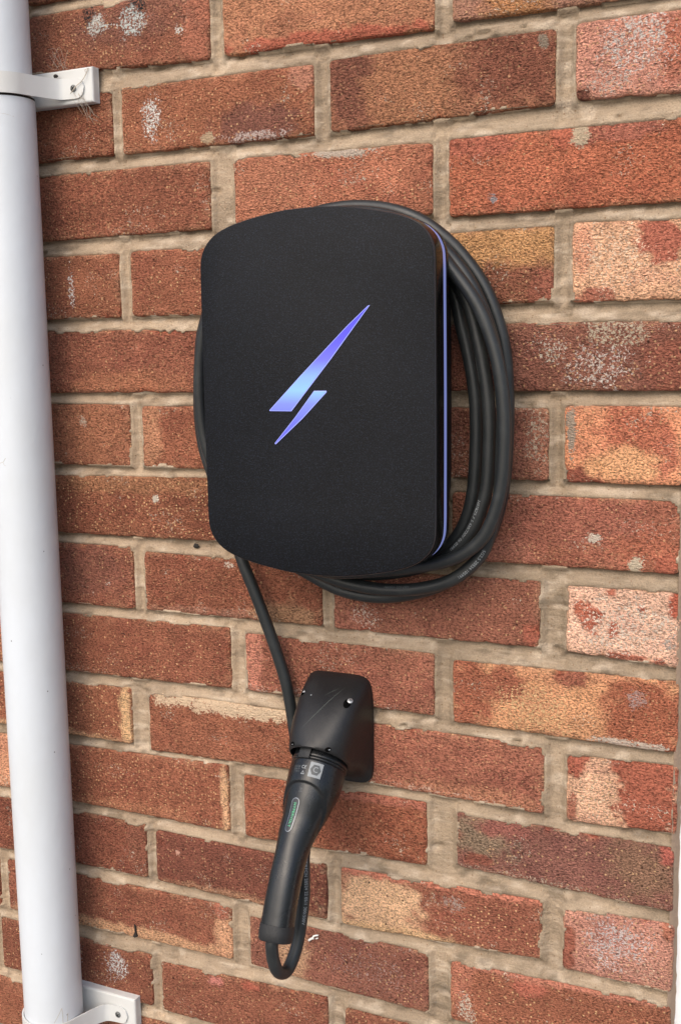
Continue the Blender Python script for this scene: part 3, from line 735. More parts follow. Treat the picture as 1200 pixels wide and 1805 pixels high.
# ------------------------------------------------------------------ wall charger
CX, CZ = -299.8, -364.4
QD = [(0, 156.0), (14, 155.7), (27.5, 154.9), (47.8, 152.0), (67.8, 148.0), (77.7, 145.4), (87.5, 141.8), (95.2, 137.6), (101.9, 131.6), (106.2, 125.0), (108.6, 118.0), (109.3, 110.0), (109.6, 80), (109.8, 40), (109.9, 0)]
def outline():
    q = catmull([(a, 0, b) for a, b in QD], 3.0)[:, [0, 2]]
    r = q; right = np.concatenate([r, (r[::-1] * [1, -1])[1:]])
    left = (right[::-1] * [-1, 1])[1:-1]
    return np.concatenate([right, left])
OUT = outline()
def offset(o, d):
    t = np.roll(o, -1, 0) - np.roll(o, 1, 0); t /= np.linalg.norm(t, axis=1)[:, None]
    n = np.stack([-t[:, 1], t[:, 0]], -1)           # clockwise outline: outward normal
    return o + n * d
def ring_loft(levels, cx, cz, cap0=False, cap1=True, out=None, mats=None):
    out = OUT if out is None else out
    V = []; n = len(out)
    for off, y in levels:
        o = offset(out, off)
        V += [(cx + a, y, cz + b) for a, b in o]
    F = grid_faces(len(levels), n, wrap_v=True)
    F = [f[::-1] for f in F]
    mi = []
    for r in range(len(levels) - 1): mi += [(mats[r] if mats else 0)] * n
    if cap1: F.append([(len(levels) - 1) * n + i for i in range(n)]); mi.append(0)
    if cap0: F.append([i for i in range(n - 1, -1, -1)]); mi.append(0)
    return np.array(V) / 1000.0, F, mi
charger = wall_root('wall_charger', (CX / 1000, 0, CZ / 1000), 'black electric car wall charger with a rounded front and a glowing blue lightning bolt', 'charger')
def part(name, data, mat, parent, smooth=True, sharp=35, origin=None):
    V, F = data[0], data[1]
    return mesh_obj(name, V, F, mat, parent, smooth, sharp, midx=(data[2] if len(data) > 2 else None), origin=origin)
body_out = catmull([(a * 0.83, 0, b * 0.735) for a, b in QD], 4.0)[:, [0, 2]]
_r = np.concatenate([body_out, (body_out[::-1] * [1, -1])[1:]]); body_out = np.concatenate([_r, (_r[::-1] * [-1, 1])[1:-1]])
part('body', ring_loft([(0, -0.5), (0, -59.0)], CX, CZ, out=body_out), M['body'], charger)
part('back_rim', ring_loft([(-3, -57.2), (0.1, -58.0), (0.3, -62.4), (-2, -62.6)], CX, CZ, cap0=True), M['gloss'], charger)
part('light_strip', ring_loft([(-0.7, -62.6), (-0.3, -63.0), (-0.3, -69.4), (-0.7, -69.8)], CX, CZ), M['strip'], charger)
part('bezel', ring_loft([(-0.9, -69.8), (0.2, -70.4), (0.6, -73.0), (0.6, -84.6), (0.4, -86.6), (-0.6, -87.2)], CX, CZ), M['gloss'], charger)
part('front_panel', ring_loft([(-1.0, -87.0), (0.0, -87.6), (0.1, -88.8), (-0.4, -89.7), (-1.3, -90.1)], CX, CZ, mats=[0, 1, 1, 0]), [M['panel'], M['lip']], charger)
# bolt: two lit lenses let into the panel
def bolt(name, poly):
    P = np.array(poly, float); c = P.mean(0)
    def inset(d):
        n = len(P); out = []
        for i in range(n):
            a, b, e = P[i - 1], P[i], P[(i + 1) % n]
            d1 = (b - a) / np.linalg.norm(b - a); d2 = (e - b) / np.linalg.norm(e - b)
            n1 = np.array([-d1[1], d1[0]]); n2 = np.array([-d2[1], d2[0]])
            m = n1 + n2; m = m / np.linalg.norm(m); k = d / max(0.45, m.dot(n1))
            out.append(b + m * k)
        return np.array(out)
    area = sum(P[i - 1][0] * P[i][1] - P[i][0] * P[i - 1][1] for i in range(len(P)))
    s = 1 if area > 0 else -1
    A = inset(0); B = inset(0.45 * s); n = len(P)
    V = [(x, -90.0, z) for x, z in A] + [(x, -90.75, z) for x, z in A] + [(x, -90.9, z) for x, z in B]
    F = grid_faces(3, n, wrap_v=True); mi = [1] * len(F)
    F.append([2 * n + i for i in range(n)]); mi.append(0)
    if s < 0: pass
    return mesh_obj(name, np.array(V) / 1000.0, F, [M['bolt'], M['bolt_edge']], charger, False, midx=mi, origin=(-0.295, -0.0905, -0.3483))
bolt('lit_bolt', [(-246.9, -290.2), (-248.4, -290.6), (-267.5, -306.5), (-313.0, -348.5), (-342.9, -377.2), (-342.4, -377.8), (-321.6, -377.8), (-282.5, -333.0)])
bolt('lit_bolt', [(-299.3, -360.3), (-287.9, -360.2), (-287.6, -361.3), (-311.0, -384.0), (-337.6, -406.6), (-338.5, -405.8), (-318.0, -383.0)])

# ------------------------------------------------------------------ charging cable
A = [(-261.8, -20, -232.9), (-214.4, -20, -256.8), (-198.9, -20, -281.3), (-192.8, -20, -305.4), (-187.7, -20, -324.8), (-183.1, -20, -346.5), (-180.0, -20, -368.4), (-178.9, -20, -392.8), (-179.4, -20, -417.4), (-181.4, -20, -447.2), (-186.1, -20, -469.9), (-194.0, -20, -487.0), (-207.3, -20, -503.0), (-226.2, -20, -515.6), (-265.0, -20, -526.1)]
B = [(-256.5, -32, -224.5), (-214.9, -32, -243.3), (-194.6, -32, -267.7), (-181.5, -32, -291.7), (-173.5, -32, -320.2), (-168.4, -32, -343.9), (-164.8, -32, -367.7), (-163.3, -32, -391.7), (-163.7, -32, -415.8), (-165.6, -32, -444.1), (-170.2, -32, -462.5), (-178.3, -32, -481.2), (-188.7, -32, -494.8), (-205.5, -32, -509.5), (-237.9, -32, -521.9), (-282.4, -32, -528.8)]
Cc = [(-238.1, -51, -222.5), (-207.7, -51, -241.3), (-187.8, -51, -264.2), (-173.0, -51, -283.2), (-163.2, -51, -300.0), (-155.4, -51, -320.4), (-149.0, -51, -343.5), (-145.5, -51, -366.7), (-143.9, -51, -390.1), (-144.3, -51, -413.6), (-146.1, -51, -437.3), (-152.4, -51, -463.9), (-162.8, -51, -485.2), (-179.5, -51, -499.9), (-197.5, -51, -508.1), (-219.5, -51, -513.6), (-251.7, -51, -519.4)]
L1 = [(-304.2, -22, -201.9), (-260.6, -22, -205.7), (-229.0, -22, -217.2), (-203.2, -22, -236.1), (-182.9, -22, -258.3), (-168.9, -22, -280.0), (-158.8, -22, -306.2), (-153.2, -22, -330.0), (-150.5, -22, -368.1), (-150.8, -22, -406.7), (-152.7, -22, -436.0), (-158.1, -22, -465.8), (-169.3, -22, -496.3), (-183.8, -22, -517.4), (-209.3, -22, -534.7), (-242.1, -22, -546.6), (-275.8, -22, -551.5), (-310.3, -22, -547.8), (-339.7, -22, -536.5)]
L2 = [(-253.9, -38, -213.3), (-222.8, -38, -226.9), (-197.4, -38, -248.3), (-179.4, -38, -270.9), (-167.5, -38, -294.5), (-158.6, -38, -320.4), (-152.6, -38, -348.5), (-149.5, -38, -376.8), (-150.3, -38, -414.9), (-152.1, -38, -448.7), (-159.0, -38, -478.3), (-169.1, -38, -503.5), (-192.9, -38, -525.2), (-219.4, -38, -535.3), (-252.0, -38, -539.9), (-291.1, -38, -537.8), (-325.6, -38, -529.7)]
def arc_left(yb, yt, xl, y, zt, zb, n=5, zc=-375):
    return []
loopA = A + [(-330, -20, -522), (-385, -20, -492), (-428, -21, -430), (-436, -22, -370), (-424, -23, -300), (-385, -25, -245), (-330, -28, -222), (-290, -30, -219)]
loopB = B + [(-335, -36, -524), (-392, -40, -492), (-432, -44, -430), (-441, -47, -370), (-428, -49, -295), (-385, -51, -240), (-325, -52, -213), (-275, -52, -213)]
loopC = Cc + [(-320, -50, -524), (-385, -46, -498), (-430, -42, -440), (-446, -38, -370), (-436, -35, -300), (-400, -31, -245), (-350, -26, -212)]
loopL = L1 + [(-385, -24, -512), (-425, -26, -475)] + [(-451, -24, -425), (-457.8, -22, -385), (-456.0, -22, -345), (-449, -24, -305), (-420, -29, -255), (-370, -34, -217), (-300, -37, -208)]
loopM = L2 + [(-375, -36, -510), (-415, -34, -470), (-438, -32, -420), (-444, -30, -370), (-440, -26, -440)][:3]
path = [(-345, -24, -455), (-330, -24, -380), (-345, -24, -300), (-318, -22, -240)]
path = loopA + loopB + loopC + loopL + loopM + [(-446, -27, -470), (-437, -24, -500)]
# the drop to the holster and the hanging loop under the connector
DR = [(-420.5, -22, -512.0), (-414.8, -22, -528.0), (-402.5, -19.5, -560.5), (-393.0, -17, -588.0), (-384.0, -14, -617.5), (-376.0, -12, -646.5), (-371.5, -10.5, -674.0), (-368.0, -10, -702.2),
      (-361, -16, -730), (-345, -35, -757), (-331, -62, -775), (-326, -77, -790), (-325, -79.3, -806), (-325, -80.3, -827), (-326, -84.5, -848), (-327, -90.5, -867), (-328, -99.5, -880), (-329, -110.5, -886.5), (-330, -122.5, -881), (-330, -131.5, -866), (-330, -134.0, -848), (-330, -130, -838)]
cable = wall_root('charging_cable', (-0.30, -0.02, -0.55), 'thick black cable coiled in loops around the charger and dropping to the connector', 'cable')
path1 = catmull(loopA + loopB + loopC + loopL + loopM + [(-438, -24, -470)] + DR, 3.0)
R_CAB = 5.75
sw = Sweep(path1, R_CAB, 20)
part('sheath', sw.mesh(), M['cable'], cable, True, None)
# smallest lettering printed along the sheath
def cable_print(text, start, toward, size=3.3, flip=False, mat='print_dim', search=None):
    """start: world point (mm) near which the middle of the text lies; toward: viewing side as a direction"""
    d = np.linalg.norm(sw.P - np.array(start), axis=1)
    if search: d[:search[0]] = 1e9; d[search[1]:] = 1e9
    i = int(np.argmin(d)); l0 = sw.L[i]
    V, F = text_mesh(text, size, 1.05)
    tw = np.array(toward, float)
    l = l0 + (-V[:, 0] if flip else V[:, 0])
    N = np.stack([np.interp(l, sw.L, sw.N[:, j]) for j in range(3)], -1); B = np.stack([np.interp(l, sw.L, sw.B[:, j]) for j in range(3)], -1)
    ph0 = np.arctan2(B @ tw, N @ tw)
    phi = ph0 + (V[:, 1] if flip else -V[:, 1]) / R_CAB
    Q = sw.at(l, phi, 0.12)
    return mesh_obj('print', Q / 1000.0, F, M[mat], cable, False)
VIEW = np.array([0.46, -0.88, 0.10])
cable_print('H07BZ5-F 5 430/720V 06 05991', (-180, -32, -480), (-0.40, -0.9, 0.10), 3.9, mat='print')
cable_print('5G2.5 20524 105991', (-176, -38, -512), (0.25, -0.95, -0.1), 3.9, mat='print')
cable_print('H07 522 V05991', (-245, -38, -539), (0.0, -0.75, 0.6), 3.4)
cable_print('MODEL E4007', (-168, -32, -345), (-0.75, -0.6, 0.0), 3.2)
cable_print('FTRFCN 20524 22 05/1 300/500V', (-325, -80, -822), (0.7, -0.70, 0.0), 4.2, mat='print')

# ------------------------------------------------------------------ connector holster
holster = wall_root('connector_holster', (-0.3225, 0, -0.688), 'black plastic wall holster with a flared hood holding the connector below the charger', 'holder')
def superell(a, hx, hz, e):
    c, s = np.cos(a), np.sin(a)
    return hx * np.sign(c) * np.abs(c) ** (2 / e), hz * np.sign(s) * np.abs(s) ** (2 / e)
AX = np.array([-0.66, -0.75]); AX /= np.linalg.norm(AX)         # (y, z) direction the socket points
E2 = np.array([-0.75, 0.66]); E2 /= np.linalg.norm(E2)
RC = np.array([-325.0, -44.0, -706.5])
def hol_pt(t, a, off=0.0):
    a = np.asarray(a, float)
    t = float(t)
    e = 7.0 + (2.0 - 7.0) * t ** 0.95
    hx = 35.6 + (29.6 - 35.6) * t; hz = 53.5 + (29.6 - 53.5) * t
    c0 = np.array([-323.4, -3.5, -688.0]); c = c0 + (RC - c0) * t
    e0 = np.array([0.0, 1.0]); ee = e0 + (E2 - e0) * t; ee /= np.linalg.norm(ee)
    x, z = superell(a, hx + off, hz + off, e)
    if t < 1.0:   # the plate is a little crowned at the top
        x = x * (1 - 0.05 * (1 - t) * np.clip(np.sin(a), 0, 1))
    return np.stack([c[0] + x, c[1] + z * ee[0], c[2] + z * ee[1]], -1)
na = 96; aa = np.linspace(0, 2 * np.pi, na, endpoint=False)
secs = []
p0 = hol_pt(0.0, aa); q = p0.copy(); q[:, 1] = -0.3; secs.append(q)
secs.append(p0 + [0, 1.5, 0])
secs.append(hol_pt(0.0, aa, -0.5) + [0, 0.2, 0])
for t in np.linspace(0.03, 0.97, 26): secs.append(hol_pt(t, aa))
secs.append(hol_pt(1.0, aa, -0.2)); secs.append(hol_pt(1.0, aa, -1.6) + np.array([0, AX[0], AX[1]]) * 0.6)
secs.append(hol_pt(1.0, aa, -2.4) - np.array([0, AX[0], AX[1]]) * 2.0)
secs.append(hol_pt(1.0, aa, -2.6) - np.array([0, AX[0], AX[1]]) * 16.0)
Vh = np.concatenate(secs); Fh = [f[::-1] for f in grid_faces(len(secs), na, wrap_v=True)]
midx = [0] * len(Fh)
Fh.append([(len(secs) - 1) * na + i for i in range(na)]); midx.append(1)
hood = mesh_obj('hood', Vh / 1000.0, Fh, [M['holster'], M['dark']], holster, True, 50, midx=midx)
from mathutils.bvhtree import BVHTree
bv = BVHTree.FromPolygons([tuple(v) for v in Vh / 1000.0], [tuple(f) for f in Fh])
def on_hood(x, z):
    hit = bv.ray_cast(Vector((x / 1000, -0.4, z / 1000)), Vector((0, 1, 0)))
    return np.array(hit[0]) * 1000, np.array(hit[1])
def disc(name, p, n, r, mat, parent, h=0.4, sx=1.0, sy=1.0, rot=0.0, dome=0.0, seg=20, slot=False):
    n = np.array(n, float); n /= np.linalg.norm(n)
    if n[1] > 0: n = -n
    u = np.cross([0, 0, 1.0], n); u /= np.linalg.norm(u); v = np.cross(n, u)
    u, v = u * math.cos(rot) + v * math.sin(rot), v * math.cos(rot) - u * math.sin(rot)
    V = []; a = np.linspace(0, 2 * np.pi, seg, endpoint=False)
    prof = [(1.0, -0.6), (1.0, h * 0.6), (0.86, h), (0.45, h + dome * 0.8), (0.12, h + dome)]
    for k, hh in prof:
        V.append(p + r * k * (np.cos(a)[:, None] * u * sx + np.sin(a)[:, None] * v * sy) + n * hh)
    V = np.concatenate(V); F = grid_faces(len(prof), seg, wrap_v=True); F.append([(len(prof) - 1) * seg + i for i in range(seg)])
    return mesh_obj(name, V / 1000.0, F, mat, parent, True, 40), p, n, u, v
def slot_bar(name, p, n, u, v, L, W, h, mat, parent):
    V = [p + u * a * L / 2 + v * b * W / 2 + n * c for a in (-1, 1) for b in (-1, 1) for c in (h - 0.5, h)]
    F = [(0, 1, 3, 2), (4, 6, 7, 5), (0, 4, 5, 1), (2, 3, 7, 6), (0, 2, 6, 4), (1, 5, 7, 3)]
    return mesh_obj(name, np.array(V) / 1000.0, F, mat, parent, False)
# screw recesses: raised dark ovals painted as shaded pockets, zinc screw on top
for (x, z, sx, sy, rot, rs) in ((-301.0, -653.5, 1.0, 1.5, -0.5, 2.6), (-349.5, -650.5, 0.6, 1.2, 0.0, 1.5)):
    p_, n_ = on_hood(x, z)
    hole, pp, nn, uu, vv = disc('screw_recess', p_, n_, 3.4 if sx > 0.8 else 2.4, M['dark'], holster, 0.7, sx, sy, rot)
    p2, n2 = on_hood(x + (1.7 if sx > 0.8 else 0.5), z + (1.6 if sx > 0.8 else 0.8))
    sc_, pp, nn, uu, vv = disc('screw', p2 + np.array(nn) * 0.6, nn, rs, M['steel'], hole, 0.5, dome=0.5)
    slot_bar('screw_slot', pp, nn, uu, vv, rs * 1.3, 0.5, 1.05, M['dark'], hole)
    slot_bar('screw_slot', pp, nn, vv, uu, rs * 1.3, 0.5, 1.05, M['dark'], hole)
for (x, z) in ((-307.0, -689.0), (-344.0, -689.0)):
    p_, n_ = on_hood(x, z)
    hole, pp, nn, uu, vv = disc('vent_hole', p_, n_, 2.6, M['dark'], holster, 0.5, 1.15, 0.8, 0.2)  # dark disc on the hood, painted for the shade of a hole
    V = [pp + uu * a + vv * b + nn * c for a in (0.2, 2.0) for b in (-0.9, -0.1) for c in (-0.4, 0.8)]
    mesh_obj('screw', np.array(V) / 1000.0, [(0, 1, 3, 2), (4, 6, 7, 5), (0, 4, 5, 1), (2, 3, 7, 6), (0, 2, 6, 4), (1, 5, 7, 3)], M['label'], hole, False)
p_, n_ = on_hood(-339.5, -650.5)
disc('rivet', p_, n_, 0.8, M['label'], holster, 0.4, seg=10)

def scratch(p0, p1, w, mat):
    n = 26; V = []; d = np.array(p1, float) - np.array(p0, float); q = np.array([-d[1], d[0]]); q /= np.linalg.norm(q)
    for i in range(n):
        t_ = i / (n - 1); c_ = np.array(p0) + d * t_ + q * math.sin(t_ * 2.2) * 1.2; ww = w * math.sin(math.pi * (0.04 + 0.92 * t_))
        for s_ in (-1, 1):
            P_, N_ = on_hood(*(c_ + q * s_ * ww)); V.append(P_ + (N_ if N_[1] < 0 else -N_) * 0.06)
    return mesh_obj('scratch', np.array(V) / 1000.0, grid_faces(n, 2), mat, holster, False)
M['scratch'] = plain('scratched_plastic', lin(66, 72, 68), 0.6)
scratch((-332, -668), (-308, -643), 0.22, M['scratch'])
scratch((-338, -676), (-318, -655), 0.16, M['scratch'])
scratch((-326, -650), (-314, -645), 0.14, M['scratch'])

# ------------------------------------------------------------------ connector (the gun)
gun = wall_root('charging_connector', (-0.325, -0.09, -0.78), 'black charging connector with a curved handle hanging head up in the holster', 'charging plug')
SP = [  # y, z, half width across, half width in the bending plane
 (-26, -694, 25.6, 25.6), (-38, -707.5, 25.6, 25.6), (-43.5, -714.0, 26.4, 26.4), (-50, -721.5, 26.4, 26.2), (-57.5, -730.5, 25.8, 25.4), (-64.5, -739.5, 24.2, 23.2),
 (-71, -748.5, 22.3, 20.6), (-78, -758.0, 19.6, 18.0), (-85.5, -767.5, 16.9, 16.2), (-93.5, -778, 15.0, 15.0), (-101, -789.5, 14.3, 14.4), (-108.5, -803, 14.2, 14.2), (-116, -819, 14.3, 14.2), (-121.0, -831, 14.5, 14.3), (-122.7, -835.0, 14.5, 14.3)]
C4 = catmull([(a, b, 0) for a, b, _, _ in SP], 1.1)[:, :2]
def seg_param():
    L = [0]; 
    P = np.array([(a, b) for a, b, _, _ in SP]); k = [int(np.argmin(np.hypot(C4[:, 0] - a, C4[:, 1] - b))) for a, b in P]
    return k
ks_ = seg_param()
rx = np.interp(np.arange(len(C4)), ks_, [a[2] for a in SP]); rn = np.interp(np.arange(len(C4)), ks_, [a[3] for a in SP])
def smooth1(a, n=5):
    k = np.ones(n) / n; return np.convolve(np.pad(a, n // 2, mode='edge'), k, 'valid')
rx, rn = smooth1(rx, 7), smooth1(rn, 7)
GT = np.gradient(C4, axis=0); GT /= np.linalg.norm(GT, axis=1)[:, None]
GN = np.stack([GT[:, 1], -GT[:, 0]], -1); GN = np.where(GN[:, :1] > 0, -GN, GN)      # outward (away from the wall) normal in the (y, z) plane
GL = np.concatenate([[0], np.cumsum(np.hypot(*np.diff(C4, axis=0).T))])
def gl_at(z): return float(np.interp(-z, -C4[:, 1], GL))
L_COL = gl_at(-712.0)
def gun_pt(l, phi, off=0.0):
    """phi = 0 faces away from the wall, positive towards the right of the picture"""
    l = np.asarray(l, float); phi = np.asarray(phi, float)
    l, phi = np.broadcast_arrays(l, phi)
    y, z = np.interp(l, GL, C4[:, 0]), np.interp(l, GL, C4[:, 1])
    ny, nz = np.interp(l, GL, GN[:, 0]), np.interp(l, GL, GN[:, 1])
    a, b = np.interp(l, GL, rx), np.interp(l, GL, rn)
    # thumb scoop: the front face steps in below an arch
    arch = gl_at(-731.0) + 0.0 + 14.0 * (np.abs(phi) / 1.15) ** 2.4
    sc = sstep(0.0, 1.6, l - arch) * (1 - sstep(26, 46, l - gl_at(-731.0))) * 1.7
    # grooves round the collar
    gr = 0.9 * (np.exp(-((l - L_COL - 1.6) / 0.55) ** 2) + np.exp(-((l - L_COL - 4.6) / 0.55) ** 2))
    # handle is slightly flattened in front
    fl = 0.0
    a2, b2 = a - sc - gr + off, b - sc - gr + off
    # soft squarish section on the handle
    e = 2.0 + 0.45 * sstep(gl_at(-770), gl_at(-800), l)
    c, s = np.cos(phi), np.sin(phi)
    cx = np.sign(s) * np.abs(s) ** (2 / e); cn = np.sign(c) * np.abs(c) ** (2 / e)
    xc = -325.0 - 4.2 * sstep(gl_at(-728), gl_at(-775), l) - 0.8 * sstep(gl_at(-775), gl_at(-835), l)
    return np.stack([xc + a2 * cx, y + b2 * cn * ny, z + b2 * cn * nz], -1)
nl = 230; npf = 96
ll = np.linspace(0, GL[-1], nl); pp_ = np.linspace(-np.pi, np.pi, npf, endpoint=False)
LL, PP = np.meshgrid(ll, pp_, indexing='ij')
G = gun_pt(LL, PP).reshape(-1, 3)
Fg = [f[::-1] for f in grid_faces(nl, npf, wrap_v=True)]
Fg.append([i for i in range(npf)]); Fg.append([(nl - 1) * npf + i for i in range(npf - 1, -1, -1)])
mesh_obj('handle', G / 1000.0, Fg, M['gun'], gun, True, 55)
# end cap
tdir = np.array([0.0, GT[-1, 0], GT[-1, 1]])
capr = [(0.0, -0.2), (0.55, 0.0), (0.6, 6.0), (0.1, 12.8), (-1.2, 14.4), (-7.6, 14.8), (-8.2, 14.4)]
Vc = []
base = gun_pt(np.full(npf, GL[-1] - 0.01), pp_); cen = np.array([-330.0, C4[-1, 0], C4[-1, 1]])
rad = base - cen; rl = np.linalg.norm(rad, axis=1)[:, None]
for off, dl in capr: Vc.append(cen + rad / rl * (rl + off) + tdir * dl)
Fc = [f[::-1] for f in grid_faces(len(capr), npf, wrap_v=True)]; Fc.append([(len(capr) - 1) * npf + i for i in range(npf - 1, -1, -1)])
mesh_obj('end_cap', np.concatenate(Vc) / 1000.0, Fc, M['cap'], gun, True, 40)
# latch tab over the collar
lt = []
for l_, of in ((L_COL - 6, 2.6), (L_COL + 4.2, 2.4), (L_COL + 5.2, 1.4)):
    for ph in np.linspace(-0.42, 0.02, 7): lt.append(gun_pt(l_, ph, of))
for l_, of in ((L_COL + 5.2, -1.0),):
    for ph in np.linspace(-0.42, 0.02, 7): lt.append(gun_pt(l_, ph, of))
Fl = [f for f in grid_faces(4, 7)]
side = [(0, 7, 14, 21), (6, 27, 20, 13)]
mesh_obj('latch_tab', np.array(lt) / 1000.0, Fl + side, M['cap'], gun, True, 40)

def gun_decal(name, V, F, l0, phi0, mat, off=0.15, rot=0.0, parent=None):
    """lay a flat drawing (x to the right, y up, mm) on the connector's skin"""
    V = np.array(V, float)
    x = V[:, 0] * math.cos(rot) - V[:, 1] * math.sin(rot); y = V[:, 0] * math.sin(rot) + V[:, 1] * math.cos(rot)
    r = float(np.interp(l0, GL, rx))
    P = gun_pt(l0 - y, phi0 + x / r, off)
    return mesh_obj(name, P / 1000.0, F, mat, parent or gun, False)
def flat_grid(x0, x1, y0, y1, nx, ny):
    xs = np.linspace(x0, x1, nx); ys = np.linspace(y0, y1, ny)
    return [(a, b) for a in xs for b in ys], grid_faces(nx, ny)
LB = gl_at(-722.5)
lab = gun_decal('label', *flat_grid(-6.2, 6.2, -6.6, 6.6, 9, 9), LB + 0.5, 0.36, M['label'], 0.12)
hx_ = [(0, 0)] + [(5.1 * math.cos(a), 5.1 * math.sin(a)) for a in [math.pi / 3 * i for i in range(6)]]
def subdiv_poly(pts, n=6):
    out = [(0, 0)]; F = []
    ring = []
    m = len(pts)
    for r in range(1, n + 1):
        for i in range(m):
            for j in range(n):
                a = np.array(pts[i]); b = np.array(pts[(i + 1) % m]); ring.append(tuple((a + (b - a) * j / n) * r / n))
    out += ring; c = m * n
    for i in range(c): F.append((0, 1 + i, 1 + (i + 1) % c))
    for r in range(n - 1):
        for i in range(c): F.append((1 + r * c + i, 1 + (r + 1) * c + i, 1 + (r + 1) * c + (i + 1) % c, 1 + r * c + (i + 1) % c))
    return out, F
gun_decal('hexagon', *subdiv_poly(hx_[1:], 5), LB + 0.5, 0.36, M['hex'], 0.2, parent=lab)
V, F = text_mesh('C', 7.0); gun_decal('letter', V, F, LB + 0.5, 0.36, M['label'], 0.28, parent=lab)
V, F = text_mesh('CE', 4.2); gun_decal('print', V, F, LB - 0.4, -0.08, M['print'], 0.15)
tri_o = [(0, 1.9), (-1.9, -1.4), (1.9, -1.4)]; tri_i = [(0, 1.1), (-1.2, -0.95), (1.2, -0.95)]
gun_decal('print', tri_o + tri_i, [(0, 1, 4, 3), (1, 2, 5, 4), (2, 0, 3, 5)], LB + 4.6, -0.08, M['print'], 0.15)
for r_, s_ in enumerate(('32A 240', 'IP54 1P', 'TYPE 2')):
    V, F = text_mesh(s_, 2.1); gun_decal('print', V, F, LB - 0.6 + r_ * 2.2, -0.36, M['print_dim'], 0.15)
V, F = text_mesh('UK', 2.4); gun_decal('print', V, F, gl_at(-736.3), -0.02, M['print_dim'], 0.15)
V, F = text_mesh('CA', 2.4); gun_decal('print', V, F, gl_at(-738.0), -0.02, M['print_dim'], 0.15)
# pill-shaped badge with green lettering down the handle
def pill(L, W, n=10):
    pts = [(W / 2 * math.cos(a), L / 2 - W / 2 + W / 2 * math.sin(a)) for a in np.linspace(0, math.pi, n)] + [(W / 2 * math.cos(a), -L / 2 + W / 2 + W / 2 * math.sin(a)) for a in np.linspace(math.pi, 2 * math.pi, n)]
    return pts
def strip_fill(pts_o, pts_i):
    n = len(pts_o); return list(pts_o) + list(pts_i), [(i, (i + 1) % n, n + (i + 1) % n, n + i) for i in range(n)]
BL0, BPH = (gl_at(-744.0) + gl_at(-766.0)) / 2, -0.14
ys_ = np.linspace(-15.2, 15.2, 30); pg = []
for y in ys_:
    w_ = 3.5 if abs(y) < 11.8 else math.sqrt(max(0.0, 3.5 ** 2 - (abs(y) - 11.8) ** 2))
    for x in np.linspace(-w_, w_, 5): pg.append((x, y))
bd_ = gun_decal('badge', pg, grid_faces(30, 5), BL0, BPH, M['badge'], 0.12)
def dense(pts, m=4):
    out = []
    for i in range(len(pts)):
        a = np.array(pts[i]); b = np.array(pts[(i + 1) % len(pts)])
        for j in range(m): out.append(tuple(a + (b - a) * j / m))
    return out
po, pi_ = dense(pill(31.4, 7.8)), dense(pill(30.4, 6.9))
gun_decal('badge_rim', *strip_fill(po, pi_), BL0, BPH, M['chrome'], 0.22, parent=bd_)
V, F = text_mesh('HYPERVOLT', 3.9, 1.12); gun_decal('lettering', V, F, BL0, BPH, M['green'], 0.24, rot=-math.pi / 2, parent=bd_)

# ------------------------------------------------------------------ downpipe and its brackets
PX, PY, PR = -660.0, -44.0, 31.6
pipe = wall_root('downpipe', (PX / 1000, PY / 1000, -0.6), 'white plastic round rainwater downpipe running down the left of the wall', 'pipe')
def vtube(x, y, r, z0, z1, seg=64, rings=2, r_in=None):
    a = np.linspace(0, 2 * np.pi, seg, endpoint=False)
    zz = np.linspace(z0, z1, rings); V = []
    for z in zz: V += [(x + r * math.cos(t), y + r * math.sin(t), z) for t in a]
    F = grid_faces(rings, seg, wrap_v=True); F = [f[::-1] for f in F]
    F.append(list(range(seg))); F.append([(rings - 1) * seg + i for i in range(seg - 1, -1, -1)])
    return np.array(V) / 1000.0, F
part('pipe_length', vtube(PX, PY, PR, -1545, -79.5, rings=20), M['pvc'], pipe, origin=(PX / 1000, PY / 1000, -0.8))
part('pipe_length', vtube(PX, PY, PR - 1.6, -88, 460, rings=10), M['pvc'], pipe, origin=(PX / 1000, PY / 1000, 0.19))
part('joint_gap', vtube(PX, PY, PR - 0.5, -79.6, -77.2), M['dirt_shade'], pipe)  # dark ring: dirt with the joint's shadow painted into its colour

# short scuffs and hairs on the pipe
def pipe_mark(pts, r, mat):
    P = [(PX + (PR + 0.05) * math.cos(a), PY + (PR + 0.05) * math.sin(a), z) for a, z in pts]
    s_ = Sweep(catmull(P, 1.5), r, 5); v, f = s_.mesh(); return (list(map(tuple, v)), f)
rad = math.radians
mk = [pipe_mark([(rad(-100), -438), (rad(-92), -434), (rad(-86), -433), (rad(-80), -429)], 0.16, None),
      pipe_mark([(rad(-86), -433), (rad(-84), -436), (rad(-80), -437)], 0.12, None),
      pipe_mark([(rad(-50), -1043), (rad(-40), -1034), (rad(-34), -1028)], 0.2, None),
      pipe_mark([(rad(-34), -1028), (rad(-33), -1036), (rad(-33), -1050)], 0.2, None),
      pipe_mark([(rad(-22), -1036), (rad(-24), -1046)], 0.25, None),
      pipe_mark([(rad(-60), -96), (rad(-45), -97), (rad(-30), -99)], 0.1, None)]
for V, F in mk: mesh_obj('scuff_mark', V, F, M['web'], pipe, True, None)

